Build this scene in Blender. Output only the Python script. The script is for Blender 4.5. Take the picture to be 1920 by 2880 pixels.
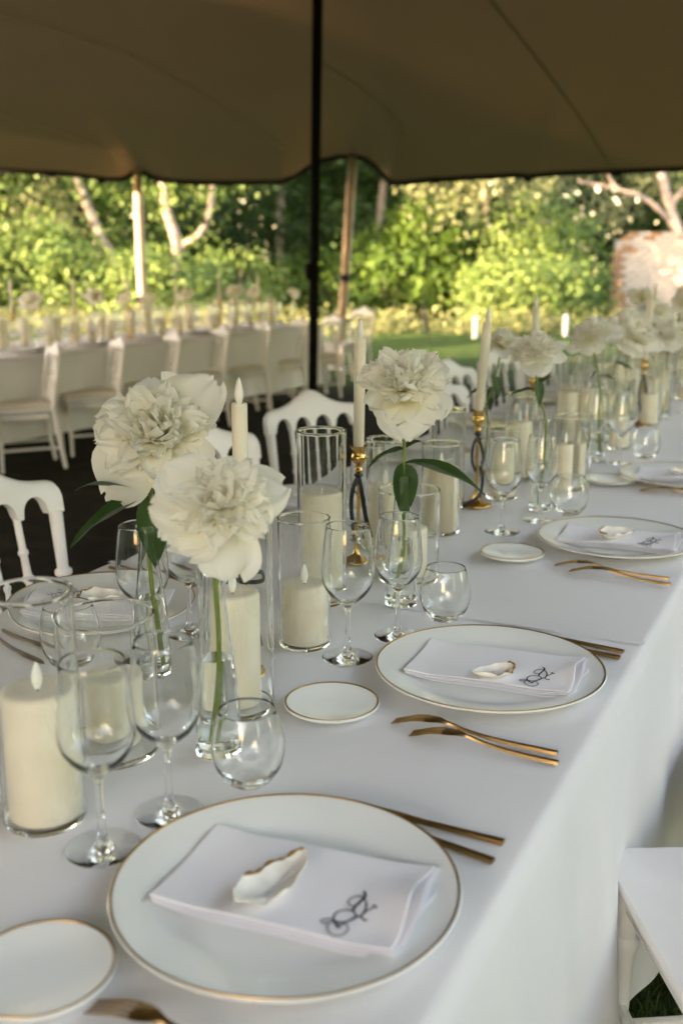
import bpy, bmesh, math, random
import numpy as np
from mathutils import Vector, Matrix, Quaternion

R = math.radians
random.seed(7)
rng = np.random.default_rng(11)
for o in list(bpy.data.objects):
    bpy.data.objects.remove(o)
S = bpy.context.scene
COL = S.collection

# ------------------------------------------------------------------ camera, world, sun, exposure
F, PITCH, CZ = 2950.0, R(13.8), 1.376          # focal length in photo pixels (1920 wide), pitch, eye height
cam_d = bpy.data.cameras.new('camera')
cam = bpy.data.objects.new('camera', cam_d)
COL.objects.link(cam)
cam.location = (0, 0, CZ)
cam.rotation_euler = (R(90) - PITCH, 0, 0)
cam_d.sensor_fit = 'HORIZONTAL'
cam_d.sensor_width = 24.0
cam_d.lens = 24.0 * F / 1920.0
cam_d.clip_start = 0.02
cam_d.clip_end = 600
cam_d.dof.use_dof = True
cam_d.dof.focus_distance = 1.66
cam_d.dof.aperture_fstop = 3.5
S.camera = cam

SUN_AZ, SUN_EL = R(65), R(13)                 # sun low, behind and left of the camera
W = bpy.data.worlds.new('World')
S.world = W
W.use_nodes = True
nt = W.node_tree
nt.nodes.clear()
sky = nt.nodes.new('ShaderNodeTexSky')
sky.sky_type = 'NISHITA'
sky.sun_disc = False
sky.sun_elevation = SUN_EL
sky.sun_rotation = R(180) + SUN_AZ
sky.air_density = 1.0
sky.dust_density = 1.5
bg = nt.nodes.new('ShaderNodeBackground')
bg.inputs['Strength'].default_value = 0.15
wo = nt.nodes.new('ShaderNodeOutputWorld')
nt.links.new(sky.outputs[0], bg.inputs[0])
nt.links.new(bg.outputs[0], wo.inputs[0])
sd = bpy.data.lights.new('sun', 'SUN')
sd.energy = 3.0
sd.angle = R(0.6)
sd.color = (1.0, 0.90, 0.74)
sun = bpy.data.objects.new('sun', sd)
COL.objects.link(sun)
sv = Vector((-math.sin(SUN_AZ) * math.cos(SUN_EL), -math.cos(SUN_AZ) * math.cos(SUN_EL), math.sin(SUN_EL)))
sun.rotation_euler = sv.to_track_quat('Z', 'Y').to_euler()
sun.location = sv * 40
S.view_settings.view_transform = 'Standard'
S.view_settings.look = 'None'
S.view_settings.gamma = 1.0
S.view_settings.use_curve_mapping = False
S.view_settings.exposure = 3.85
S.view_settings.use_white_balance = True
S.view_settings.white_balance_temperature = 8800
S.view_settings.white_balance_tint = 25
c = S.cycles
S.render.engine = 'CYCLES'
c.use_denoising = True
c.max_bounces = 26
c.diffuse_bounces = 8
c.glossy_bounces = 8
c.transmission_bounces = 22
c.transparent_max_bounces = 24
c.sample_clamp_indirect = 8.0
c.blur_glossy = 0.0
c.caustics_refractive = True
c.caustics_reflective = True
c.use_adaptive_sampling = True
c.adaptive_threshold = 0.02

# ------------------------------------------------------------------ pixel rays (photo pixels -> points on real planes)
FW = np.array([0, math.cos(PITCH), -math.sin(PITCH)])
UP = np.array([0, math.sin(PITCH), math.cos(PITCH)])
def ray(x, y):
    return np.array([(x - 960) / F, 0, 0]) + FW - (y - 1440) / F * UP
def at(x, y, z=0.75):
    d = ray(x, y)
    return np.array([0, 0, CZ]) + d * ((z - CZ) / d[2])
def aty(x, y, Y):
    d = ray(x, y)
    return np.array([0, 0, CZ]) + d * (Y / d[1])
def pr(P):
    d = np.asarray(P, float) - np.array([0, 0, CZ])
    z = d @ FW
    return np.array([960 + F * d[0] / z, 1440 - F * (d @ UP) / z])
def height(b, yt):
    lo, hi = 0.0, 3.0
    for _ in range(40):
        m = (lo + hi) / 2
        if pr(b + np.array([0, 0, m]))[1] > yt: lo = m
        else: hi = m
    return m

TU = np.array([0.438, 0.899, 0.0])             # along the dinner table
TN = np.array([0.899, -0.438, 0.0])            # across it, towards the right-hand side
TZ = 0.75
def tab(a, b, z=TZ):
    p = TU * a + TN * b
    return np.array([p[0], p[1], z])

# ------------------------------------------------------------------ materials
def mat(name, col, rough=0.5, metal=0.0, vary=0.0, vscale=8.0, bump=0.0, bscale=200.0, sss=0.0, spec=0.5, trans=0.0, ior=1.45, col2=None, coat=0.0, detail=4.0):
    m = bpy.data.materials.new(name)
    m.use_nodes = True
    n = m.node_tree.nodes
    L = m.node_tree.links
    p = n['Principled BSDF']
    p.inputs['Base Color'].default_value = (*col, 1)
    p.inputs['Roughness'].default_value = rough
    p.inputs['Metallic'].default_value = metal
    p.inputs['Specular IOR Level'].default_value = spec
    p.inputs['IOR'].default_value = ior
    p.inputs['Transmission Weight'].default_value = trans
    p.inputs['Coat Weight'].default_value = coat
    if sss:
        p.inputs['Subsurface Weight'].default_value = sss
        p.inputs['Subsurface Radius'].default_value = (1.0, 0.7, 0.45)
        p.inputs['Subsurface Scale'].default_value = 0.012
    tc = n.new('ShaderNodeTexCoord')
    if vary or col2:
        nz = n.new('ShaderNodeTexNoise')
        nz.inputs['Scale'].default_value = vscale
        nz.inputs['Detail'].default_value = detail
        L.new(tc.outputs['Object'], nz.inputs['Vector'])
        rp = n.new('ShaderNodeValToRGB')
        rp.color_ramp.elements[0].position = 0.32
        rp.color_ramp.elements[1].position = 0.68
        c2 = col2 if col2 else tuple(min(1, v * (1 + vary)) for v in col)
        c1 = col if col2 else tuple(v * (1 - vary) for v in col)
        rp.color_ramp.elements[0].color = (*c1, 1)
        rp.color_ramp.elements[1].color = (*c2, 1)
        L.new(nz.outputs['Fac'], rp.inputs['Fac'])
        L.new(rp.outputs['Color'], p.inputs['Base Color'])
    if bump:
        nb = n.new('ShaderNodeTexNoise')
        nb.inputs['Scale'].default_value = bscale
        nb.inputs['Detail'].default_value = 5
        L.new(tc.outputs['Object'], nb.inputs['Vector'])
        bp = n.new('ShaderNodeBump')
        bp.inputs['Strength'].default_value = bump
        bp.inputs['Distance'].default_value = 0.002
        L.new(nb.outputs['Fac'], bp.inputs['Height'])
        L.new(bp.outputs['Normal'], p.inputs['Normal'])
    return m

def leafy(name, c1, c2, translucent=0.35, attr='tint', rough=0.6):
    """two-sided leaf or petal: diffuse + translucent, colour between c1 and c2 by a per-vertex pigment value"""
    m = bpy.data.materials.new(name)
    m.use_nodes = True
    n = m.node_tree.nodes
    L = m.node_tree.links
    out = n['Material Output']
    p = n['Principled BSDF']
    p.inputs['Roughness'].default_value = rough
    p.inputs['Specular IOR Level'].default_value = 0.3
    a = n.new('ShaderNodeAttribute')
    a.attribute_name = attr
    mx = n.new('ShaderNodeMix')
    mx.data_type = 'RGBA'
    mx.inputs['A'].default_value = (*c1, 1)
    mx.inputs['B'].default_value = (*c2, 1)
    L.new(a.outputs['Fac'], mx.inputs['Factor'])
    L.new(mx.outputs['Result'], p.inputs['Base Color'])
    t = n.new('ShaderNodeBsdfTranslucent')
    L.new(mx.outputs['Result'], t.inputs['Color'])
    ms = n.new('ShaderNodeMixShader')
    ms.inputs[0].default_value = translucent
    L.new(p.outputs[0], ms.inputs[1])
    L.new(t.outputs[0], ms.inputs[2])
    L.new(ms.outputs[0], out.inputs['Surface'])
    return m

def cloth_mat(name, col, wave=900.0, trans=0.12):
    """woven cotton: fine crossed threads as relief, soft large creases"""
    m = bpy.data.materials.new(name)
    m.use_nodes = True
    n = m.node_tree.nodes
    L = m.node_tree.links
    p = n['Principled BSDF']
    p.inputs['Roughness'].default_value = 0.9
    p.inputs['Specular IOR Level'].default_value = 0.15
    p.inputs['Sheen Weight'].default_value = 0.1
    tc = n.new('ShaderNodeTexCoord')
    nz = n.new('ShaderNodeTexNoise')
    nz.inputs['Scale'].default_value = 5
    nz.inputs['Detail'].default_value = 6
    L.new(tc.outputs['Object'], nz.inputs['Vector'])
    rp = n.new('ShaderNodeValToRGB')
    rp.color_ramp.elements[0].position = 0.3
    rp.color_ramp.elements[1].position = 0.7
    rp.color_ramp.elements[0].color = (*[v * 0.95 for v in col], 1)
    rp.color_ramp.elements[1].color = (*col, 1)
    L.new(nz.outputs['Fac'], rp.inputs['Fac'])
    L.new(rp.outputs['Color'], p.inputs['Base Color'])
    mp = n.new('ShaderNodeMapping')
    mp.inputs['Rotation'].default_value = (0, 0, R(-26))
    L.new(tc.outputs['Object'], mp.inputs['Vector'])
    n1 = n.new('ShaderNodeTexNoise')
    n1.inputs['Scale'].default_value = 1.0
    n1.inputs['Detail'].default_value = 3
    m1 = n.new('ShaderNodeMapping')
    m1.inputs['Scale'].default_value = (wave, wave * 0.06, wave * 0.06)
    L.new(mp.outputs[0], m1.inputs[0])
    L.new(m1.outputs[0], n1.inputs['Vector'])
    n3 = n.new('ShaderNodeTexNoise')
    n3.inputs['Scale'].default_value = 9
    n3.inputs['Detail'].default_value = 3
    L.new(tc.outputs['Object'], n3.inputs['Vector'])
    b1 = n.new('ShaderNodeBump')
    b1.inputs['Strength'].default_value = 0.12
    b1.inputs['Distance'].default_value = 0.001
    L.new(n1.outputs['Fac'], b1.inputs['Height'])
    b2 = n.new('ShaderNodeBump')
    b2.inputs['Strength'].default_value = 0.45
    b2.inputs['Distance'].default_value = 0.008
    L.new(n3.outputs['Fac'], b2.inputs['Height'])
    L.new(b1.outputs['Normal'], b2.inputs['Normal'])
    L.new(b2.outputs['Normal'], p.inputs['Normal'])
    t = n.new('ShaderNodeBsdfTranslucent')
    t.inputs['Color'].default_value = (*col, 1)
    ms = n.new('ShaderNodeMixShader')
    ms.inputs[0].default_value = trans
    L.new(p.outputs[0], ms.inputs[1])
    L.new(t.outputs[0], ms.inputs[2])
    L.new(ms.outputs[0], n['Material Output'].inputs['Surface'])
    return m

M = {}
M['cloth'] = cloth_mat('white_cotton', (0.80, 0.79, 0.79))
M['napkin'] = cloth_mat('napkin_cotton', (0.88, 0.87, 0.90), 1500)
M['glass'] = mat('clear_glass', (0.985, 0.995, 0.99), 0.0, trans=1.0, ior=1.47)
M['water'] = mat('water', (0.97, 1.0, 0.985), 0.0, trans=1.0, ior=1.33)
M['china'] = mat('glazed_china', (0.80, 0.82, 0.79), 0.12, spec=0.5, coat=0.3)
M['gold'] = mat('brushed_gold', (0.34, 0.205, 0.085), 0.33, 1.0, vary=0.12, vscale=60)
M['goldrim'] = mat('gilded_rim', (0.36, 0.215, 0.085), 0.35, 1.0)
M['brass'] = mat('polished_brass', (0.72, 0.43, 0.14), 0.14, 1.0)
M['wax'] = mat('ivory_wax', (0.735, 0.67, 0.535), 0.45, sss=0.35, vary=0.03, vscale=30, bump=0.05, bscale=80)
M['flame'] = mat('white_plastic_flame', (0.80, 0.78, 0.72), 0.35, sss=0.3)
M['wick'] = mat('dark_wick', (0.03, 0.025, 0.02), 0.8)
M['ribbon'] = mat('black_satin_ribbon', (0.012, 0.013, 0.016), 0.38)
M['ink'] = mat('black_thread', (0.008, 0.008, 0.012), 0.7)
M['shell'] = mat('oyster_shell', (0.82, 0.80, 0.75), 0.45, col2=(0.68, 0.64, 0.57), vscale=45, bump=0.5, bscale=90)
M['shellgold'] = mat('gilded_shell_edge', (0.45, 0.25, 0.07), 0.35, 0.85, vary=0.3, vscale=90)
M['chair'] = mat('white_chair_lacquer', (0.76, 0.74, 0.72), 0.33, vary=0.03, vscale=10)
M['cushion'] = mat('cream_cushion', (0.62, 0.57, 0.49), 0.9, bump=0.2)
M['petal'] = leafy('peony_petal', (0.95, 0.935, 0.875), (0.92, 0.85, 0.47), 0.56, rough=0.7)
M['core'] = mat('flower_heart', (0.45, 0.42, 0.10), 0.6)
M['stem'] = mat('green_stem', (0.15, 0.20, 0.045), 0.45, vary=0.2, vscale=40)
M['leaf'] = leafy('peony_leaf', (0.022, 0.06, 0.016), (0.045, 0.10, 0.025), 0.25, rough=0.35)
M['tent'] = None
M['hem'] = mat('black_webbing', (0.012, 0.011, 0.010), 0.8)
M['blackpole'] = mat('black_steel', (0.004, 0.004, 0.004), 0.8, spec=0.15)
M['wood'] = mat('pale_pole_wood', (0.50, 0.36, 0.24), 0.6, vary=0.25, vscale=6, bump=0.2, bscale=30)
M['bark'] = mat('pale_bark', (0.36, 0.27, 0.21), 0.85, col2=(0.20, 0.15, 0.11), vscale=7, bump=0.6, bscale=14)
M['brick'] = mat('pale_old_brick', (0.36, 0.31, 0.25), 0.9, vary=0.18, vscale=6)
M['redbrick'] = mat('orange_brick', (0.25, 0.13, 0.065), 0.9, vary=0.3, vscale=5)
M['mortar'] = mat('lime_mortar', (0.34, 0.295, 0.24), 0.95)
M['bollard'] = mat('white_paint', (0.80, 0.78, 0.74), 0.5)
FOL = {  # light put into the leaf colours: brighter set for sunlit plants, darker for shaded
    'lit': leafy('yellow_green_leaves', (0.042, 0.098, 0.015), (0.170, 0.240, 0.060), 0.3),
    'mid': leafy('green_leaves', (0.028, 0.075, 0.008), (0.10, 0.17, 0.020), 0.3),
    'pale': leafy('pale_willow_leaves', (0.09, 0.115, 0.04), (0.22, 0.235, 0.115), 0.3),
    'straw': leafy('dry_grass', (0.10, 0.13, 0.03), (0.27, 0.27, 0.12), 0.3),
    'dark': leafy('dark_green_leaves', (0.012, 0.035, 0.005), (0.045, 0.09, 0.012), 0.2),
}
# tent fabric: tan stretch cloth letting a little warm light through
def tent_mat(name, c, tr):
    m = bpy.data.materials.new(name)
    m.use_nodes = True
    n = m.node_tree.nodes
    L = m.node_tree.links
    p = n['Principled BSDF']
    p.inputs['Roughness'].default_value = 0.85
    p.inputs['Specular IOR Level'].default_value = 0.2
    tc = n.new('ShaderNodeTexCoord')
    nz = n.new('ShaderNodeTexNoise')
    nz.inputs['Scale'].default_value = 0.6
    nz.inputs['Detail'].default_value = 5
    L.new(tc.outputs['Object'], nz.inputs['Vector'])
    rp = n.new('ShaderNodeValToRGB')
    rp.color_ramp.elements[0].color = (*[v * 0.88 for v in c], 1)
    rp.color_ramp.elements[1].color = (*[v * 1.1 for v in c], 1)
    L.new(nz.outputs['Fac'], rp.inputs['Fac'])
    L.new(rp.outputs['Color'], p.inputs['Base Color'])
    t = n.new('ShaderNodeBsdfTranslucent')
    t.inputs['Color'].default_value = (*tr, 1)
    ms = n.new('ShaderNodeMixShader')
    ms.inputs[0].default_value = 0.03
    L.new(p.outputs[0], ms.inputs[1])
    L.new(t.outputs[0], ms.inputs[2])
    L.new(ms.outputs[0], n['Material Output'].inputs['Surface'])
    return m
M['tent'] = tent_mat('tan_stretch_fabric', (0.213, 0.168, 0.108), (0.30, 0.18, 0.08))
M['seam'] = tent_mat('tan_seam_tape', (0.31, 0.245, 0.158), (0.3, 0.18, 0.08))

# ------------------------------------------------------------------ mesh helpers
class MB:
    def __init__(self):
        self.v = []; self.f = []; self.t = None
    def add(self, verts, faces):
        k = len(self.v)
        self.v.extend([tuple(map(float, p)) for p in verts])
        self.f.extend([tuple(i + k for i in f) for f in faces])
    def box(self, c, s, rot=None):
        x, y, z = s[0] / 2, s[1] / 2, s[2] / 2
        vs = [Vector((i, j, k)) for k in (-z, z) for j in (-y, y) for i in (-x, x)]
        if rot is not None: vs = [rot @ v for v in vs]
        vs = [v + Vector(c) for v in vs]
        self.add(vs, [(0, 2, 3, 1), (4, 5, 7, 6), (0, 1, 5, 4), (2, 6, 7, 3), (0, 4, 6, 2), (1, 3, 7, 5)])
    def lathe(self, prof, seg=32, M_=None):
        vs, fs = [], []
        n = len(prof)
        idx = []
        for r, z in prof:
            if r < 1e-6:
                idx.append([len(vs)] * seg); vs.append((0, 0, z))
            else:
                idx.append(list(range(len(vs), len(vs) + seg)))
                vs.extend([(r * math.cos(2 * math.pi * i / seg), r * math.sin(2 * math.pi * i / seg), z) for i in range(seg)])
        for k in range(n - 1):
            for i in range(seg):
                j = (i + 1) % seg
                q = [idx[k][i], idx[k][j], idx[k + 1][j], idx[k + 1][i]]
                u = []
                for a in q:
                    if a not in u: u.append(a)
                if len(u) > 2: fs.append(tuple(u))
        if M_ is not None: vs = [M_ @ Vector(v) for v in vs]
        self.add(vs, fs)
    def tube(self, pts, rad, seg=8, caps=True):
        pts = [Vector(p) for p in pts]
        if not hasattr(rad, '__len__'): rad = [rad] * len(pts)
        vs, fs = [], []
        up = Vector((0.123, 0.234, 0.97))
        for k, p in enumerate(pts):
            d = (pts[min(k + 1, len(pts) - 1)] - pts[max(k - 1, 0)]).normalized()
            if abs(d.dot(up)) > 0.97: up = Vector((1, 0.1, 0))
            a = d.cross(up).normalized(); b = d.cross(a)
            for i in range(seg):
                t = 2 * math.pi * i / seg
                vs.append(p + (a * math.cos(t) + b * math.sin(t)) * rad[k])
        for k in range(len(pts) - 1):
            for i in range(seg):
                j = (i + 1) % seg
                fs.append((k * seg + i, k * seg + j, (k + 1) * seg + j, (k + 1) * seg + i))
        if caps:
            fs.append(tuple(range(seg))[::-1]); fs.append(tuple(range((len(pts) - 1) * seg, len(pts) * seg)))
        self.add(vs, fs)
    def grid(self, fn, nu, nv, close_u=False):
        vs = [fn(i / nu, j / nv) for j in range(nv + 1) for i in range(nu + (0 if close_u else 1))]
        w = nu if close_u else nu + 1
        fs = [(j * w + i, j * w + (i + 1) % w, (j + 1) * w + (i + 1) % w, (j + 1) * w + i) for j in range(nv) for i in range(nu)]
        self.add(vs, fs)
    def mesh(self, name, m, smooth=True, angle=40):
        me = bpy.data.meshes.new(name)
        me.from_pydata(self.v, [], self.f)
        me.materials.append(m)
        if self.t is not None:
            at_ = me.attributes.new('tint', 'FLOAT', 'POINT')
            at_.data.foreach_set('value', np.asarray(self.t, np.float32))
        if smooth:
            me.polygons.foreach_set('use_smooth', [True] * len(me.polygons))
            if angle: me.set_sharp_from_angle(angle=R(angle))
        me.update()
        return me

def fixn(me):
    b = bmesh.new(); b.from_mesh(me)
    bmesh.ops.recalc_face_normals(b, faces=b.faces)
    b.to_mesh(me); b.free(); me.update()
    return me

def obj(name, me, parent=None, loc=None, rot=None, scale=None):
    o = bpy.data.objects.new(name, me)
    COL.objects.link(o)
    if parent is not None: o.parent = parent
    if loc is not None: o.location = loc
    if rot is not None: o.rotation_euler = rot
    if scale is not None: o.scale = (scale,) * 3 if not hasattr(scale, '__len__') else scale
    return o
def tag(o, label, cat, group=None, kind=None):
    o['label'] = label
    if cat: o['category'] = cat
    if group: o['group'] = group
    if kind: o['kind'] = kind
    return o
def thing(name, label, cat, loc=(0, 0, 0), rz=0.0, group=None):
    o = obj(name, None, None, loc, (0, 0, rz))
    return tag(o, label, cat, group)
def copy_tree(o, parent=None):
    q = o.copy(); COL.objects.link(q)
    if parent is not None: q.parent = parent
    for ch in list(o.children): copy_tree(ch, q)
    return q
def spline(pts, n):
    """Catmull-Rom through pts"""
    P = [np.array(p, float) for p in pts]
    P = [2 * P[0] - P[1]] + P + [2 * P[-1] - P[-2]]
    out = []
    for i in range(1, len(P) - 2):
        for k in range(n):
            t = k / n
            a, b, c_, d = P[i - 1], P[i], P[i + 1], P[i + 2]
            out.append(0.5 * ((2 * b) + (c_ - a) * t + (2 * a - 5 * b + 4 * c_ - d) * t * t + (3 * b - a - 3 * c_ + d) * t ** 3))
    out.append(P[-2])
    return out

# ------------------------------------------------------------------ ground and lawn
def ground():
    m = bpy.data.materials.new('lawn')
    m.use_nodes = True
    n = m.node_tree.nodes; L = m.node_tree.links
    p = n['Principled BSDF']
    p.inputs['Roughness'].default_value = 0.95
    p.inputs['Specular IOR Level'].default_value = 0.1
    tc = n.new('ShaderNodeTexCoord')
    def noise(sc, det=5):
        z = n.new('ShaderNodeTexNoise'); z.inputs['Scale'].default_value = sc; z.inputs['Detail'].default_value = det
        L.new(tc.outputs['Object'], z.inputs['Vector']); return z
    def ramp(z, a, b, p0=0.35, p1=0.65):
        r = n.new('ShaderNodeValToRGB')
        r.color_ramp.elements[0].position = p0; r.color_ramp.elements[1].position = p1
        r.color_ramp.elements[0].color = (*a, 1); r.color_ramp.elements[1].color = (*b, 1)
        L.new(z.outputs['Fac'], r.inputs['Fac']); return r
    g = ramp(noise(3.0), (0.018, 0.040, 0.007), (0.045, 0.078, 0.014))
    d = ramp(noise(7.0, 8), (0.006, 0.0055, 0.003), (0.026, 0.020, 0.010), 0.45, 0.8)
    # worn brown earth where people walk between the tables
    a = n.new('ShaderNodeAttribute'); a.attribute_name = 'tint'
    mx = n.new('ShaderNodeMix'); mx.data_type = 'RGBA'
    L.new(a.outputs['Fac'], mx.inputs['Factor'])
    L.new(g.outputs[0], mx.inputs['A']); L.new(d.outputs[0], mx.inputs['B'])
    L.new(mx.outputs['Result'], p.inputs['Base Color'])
    nb = noise(60, 6)
    bp = n.new('ShaderNodeBump'); bp.inputs['Strength'].default_value = 0.8; bp.inputs['Distance'].default_value = 0.04
    L.new(nb.outputs['Fac'], bp.inputs['Height']); L.new(bp.outputs[0], p.inputs['Normal'])
    xs = np.concatenate([[-300, -120, -60, -30], np.arange(-20, 20.1, 0.5), [30, 60, 120, 300]])
    ys = np.concatenate([[-300, -120, -60, -30], np.arange(-20, 40.1, 0.5), [60, 120, 300]])
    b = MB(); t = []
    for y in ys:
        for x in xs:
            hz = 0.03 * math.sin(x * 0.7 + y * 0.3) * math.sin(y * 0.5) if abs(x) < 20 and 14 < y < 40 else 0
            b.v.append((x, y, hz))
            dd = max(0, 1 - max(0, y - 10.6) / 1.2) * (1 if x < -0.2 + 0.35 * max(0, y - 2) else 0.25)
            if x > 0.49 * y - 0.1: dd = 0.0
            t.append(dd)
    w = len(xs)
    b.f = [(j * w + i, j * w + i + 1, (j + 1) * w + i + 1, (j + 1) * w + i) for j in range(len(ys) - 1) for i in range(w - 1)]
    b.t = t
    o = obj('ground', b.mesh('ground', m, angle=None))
    tag(o, 'lawn, worn dark brown between the tables and green beyond the tent', None, kind='structure')
ground()

def blades(name, n, area, hmin, hmax, m, label, test=None):
    V = []; Fc = []; T = []
    k = 0
    while k < n:
        x = random.uniform(area[0], area[1]); y = random.uniform(area[2], area[3])
        if test and not test(x, y):
            n -= 1; continue
        h = random.uniform(hmin, hmax); a = random.uniform(0, 6.28); w = random.uniform(0.0015, 0.003)
        lx, ly = random.gauss(0, 0.5) * h, random.gauss(0, 0.5) * h
        dx, dy = math.cos(a) * w, math.sin(a) * w
        i = len(V)
        V += [(x - dx, y - dy, 0), (x + dx, y + dy, 0), (x + dx * .7 + lx * .4, y + dy * .7 + ly * .4, h * .6), (x - dx * .7 + lx * .4, y - dy * .7 + ly * .4, h * .6), (x + lx, y + ly, h)]
        Fc += [(i, i + 1, i + 2, i + 3), (i + 3, i + 2, i + 4)]
        T += [random.random()] * 5
        k += 1
    b = MB(); b.v = V; b.f = Fc; b.t = T
    o = obj(name, b.mesh(name, m, angle=None))
    tag(o, label, 'grass', kind='stuff')
M['grass'] = leafy('grass_blades', (0.022, 0.045, 0.010), (0.085, 0.115, 0.03), 0.3)
blades('grass', 30000, (0.45, 2.3, 0.7, 3.6), 0.02, 0.06, M['grass'], 'short dark green grass beside the tablecloth under the right-hand chairs', lambda x, y: x * TN[0] + y * TN[1] > -0.25)

# ------------------------------------------------------------------ tent
EDGE = [(-900, 470), (-300, 474), (0, 475), (180, 484), (300, 500), (350, 497), (372, 482), (388, 476), (410, 484), (440, 498), (490, 508), (650, 508), (790, 508), (830, 492),
        (868, 464), (905, 444), (950, 436), (995, 436), (1030, 444), (1062, 468), (1085, 496), (1102, 512), (1150, 507), (1225, 498), (1245, 500), (1300, 496), (1450, 488), (1485, 492), (1550, 484), (1700, 478), (1919, 470), (2600, 460)]
YE = 13.3
_ex = np.array([aty(x, y, YE)[0] for x, y in EDGE]); _ez = np.array([aty(x, y, YE)[2] for x, y in EDGE])
def zedge(x): return float(np.interp(x, _ex, _ez, _ez[0], _ez[-1]))
XL, YB, BR = -4.5, -2.5, 1.3
def tent_z(x, y):
    t = max(0, YE - y); dr = max(0, BR - (x * TN[0] + y * TN[1])); dl = max(0, x - XL); tb = max(0, y - YB)
    e = lambda d, k: 1 - math.exp(-d / k)
    z = 2.36 + 0.35 * e(t, 5) * (1 - dr / (dr + 4)) * e(dl, 3) + 1.75 * e(t, 4.2) * e(dr, 2.2) * e(dl, 2.5) * e(tb, 3.0)
    z += 0.45 * math.exp(-math.hypot(x + 0.245, y - 8.73) / 1.6) * e(t, 1.5)
    z += 0.35 * math.exp(-dl / 1.2) * e(t, 0.8)
    z += (zedge(x) - 2.36) * math.exp(-(t / 1.3) ** 1.5)
    for cx in (-2.34, .15):
        r = math.hypot(x - cx, y - YE - .15)
        if r < 4: z += 0.014 * math.sin(10 * math.atan2(y - YE - .15, x - cx)) * math.exp(-r / .9) * min(1, r / .4)
    return z
def canopy():
    root = thing('stretch_tent', 'tan stretch tent canopy with a black scalloped edge above the tables', 'tent')
    xu = np.unique(np.concatenate([np.linspace(0, 1, 40), (np.linspace(-4.6, 4.8, 160) - XL) / ((BR - TN[1] * YE) / TN[0] - XL)]))
    ys = np.concatenate([np.linspace(YB, 10, 45), np.linspace(10.2, YE, 28)])
    b = MB()
    for y in ys:
        xr = (BR - TN[1] * y) / TN[0]
        for s in xu:
            x = XL + (xr - XL) * s
            b.v.append((x, y, tent_z(x, y)))
    w = len(xu)
    b.f = [(j * w + i, j * w + i + 1, (j + 1) * w + i + 1, (j + 1) * w + i) for j in range(len(ys) - 1) for i in range(w - 1)]
    obj('canopy', b.mesh('canopy', M['tent'], angle=None), root)
    h = MB()
    h.tube([(x, YE, tent_z(x, YE) - 0.015) for x in np.concatenate([np.arange(-4.5, -4.4, 0.05), np.arange(-4.4, 4.8, 0.06), np.arange(4.8, 8.3, 0.3)])], 0.036, 6)
    obj('edge_hem', h.mesh('edge_hem', M['hem']), root)
    hr = MB()
    hr.tube([((BR - TN[1] * y) / TN[0], y, tent_z((BR - TN[1] * y) / TN[0], y)) for y in np.linspace(YB, YE, 60)], 0.03, 6)
    obj('edge_hem', hr.mesh('edge_hem', M['hem']), root)
    cl = MB(); cl.box((0, 0, 0), (0.10, 0.05, 0.07)); cm = cl.mesh('edge_loop', M['hem'], False)
    for px in (145, 285, 1225, 1485, 1735):
        x = float(np.interp(px, [e[0] for e in EDGE], _ex))
        obj('edge_loop', cm, root, (x, YE, tent_z(x, YE) - 0.04))
    def hit(px, py):
        d = ray(px, py); s = 1.0
        while s < 40:
            q = np.array([0, 0, CZ]) + d * s
            if q[1] > YE - 0.05 or q[2] > tent_z(q[0], q[1]): return q
            s += 0.02
        return q
    for (p0, p1) in (((0, 37), (800, 420)), ((0, 325), (372, 432)), ((1405, 30), (1707, 453)), ((960, 208), (1150, 372))):
        q0, q1 = hit(*p0), hit(*p1)
        d = (q1 - q0)[:2]; q0 = q0[:2] - d * 0.3; n_ = np.array([-d[1], d[0]]) / np.linalg.norm(d) * 0.013
        sm = MB()
        def fn(u, v):
            q = q0 + d * 1.3 * v + n_ * (2 * u - 1)
            return (q[0], q[1], tent_z(q[0], q[1]) - 0.0025)
        sm.grid(fn, 2, 70)
        obj('seam', sm.mesh('seam', M['seam'], angle=None), root)
canopy()

def pole(name, base, top, r, m, label, straps=(), group=None):
    root = thing(name, label, 'tent pole', base, 0, group)
    b = MB(); d = Vector(top) - Vector(base)
    b.tube([d * t for t in (0, 0.5, 1)], r, 20)
    obj('shaft', b.mesh('shaft', m), root)
    for t0, t1 in straps:
        s = MB(); s.tube([d * t0, d * t1], r + 0.008, 20)
        obj('strap', s.mesh('strap', M['hem']), root)
    f = MB(); f.lathe([(0, 0.0), (r * 2.2, 0.0), (r * 2.2, 0.012), (r * 1.1, 0.02), (0, 0.02)], 20)
    obj('foot_plate', f.mesh('foot_plate', M['hem']), root)
    return root
bp_ = at(878, 1190, 0)
pb = pole('centre_pole', (bp_[0], bp_[1], 0), (bp_[0] + 0.07, bp_[1], tent_z(bp_[0] + .07, bp_[1]) - 0.01), 0.040, M['blackpole'], 'tall black steel tent pole behind the white chairs')
cb = MB(); cb.lathe([(0.041, 1.18), (0.052, 1.19), (0.052, 1.30), (0.041, 1.31)], 20)
obj('sleeve', cb.mesh('sleeve', M['blackpole']), pb)
YP = 13.22
lt, lb_ = aty(386, 478, YP), aty(404, 930, YP)
k = lt[2] / (lt[2] - lb_[2])
lb0 = lt + (lb_ - lt) * k
pole('wooden_pole', lb0, lt + (lt - lb0) * 0.0, 0.054, M['wood'], 'sunlit wooden tent pole at the left, above the distant table', ((0.335, 0.372),), 'wooden poles at the tent edge')
rt, rb_ = aty(992, 442, YP), aty(958, 960, YP)
k = rt[2] / (rt[2] - rb_[2])
pole('wooden_pole', rt + (rb_ - rt) * k, rt, 0.056, M['wood'], 'leaning brown wooden tent pole just right of the black pole', ((0.42, 0.455),), 'wooden poles at the tent edge')
g0, g1 = aty(1190, 870, 14.5), at(1215, 1000, 0.0)
gr = MB()
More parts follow.
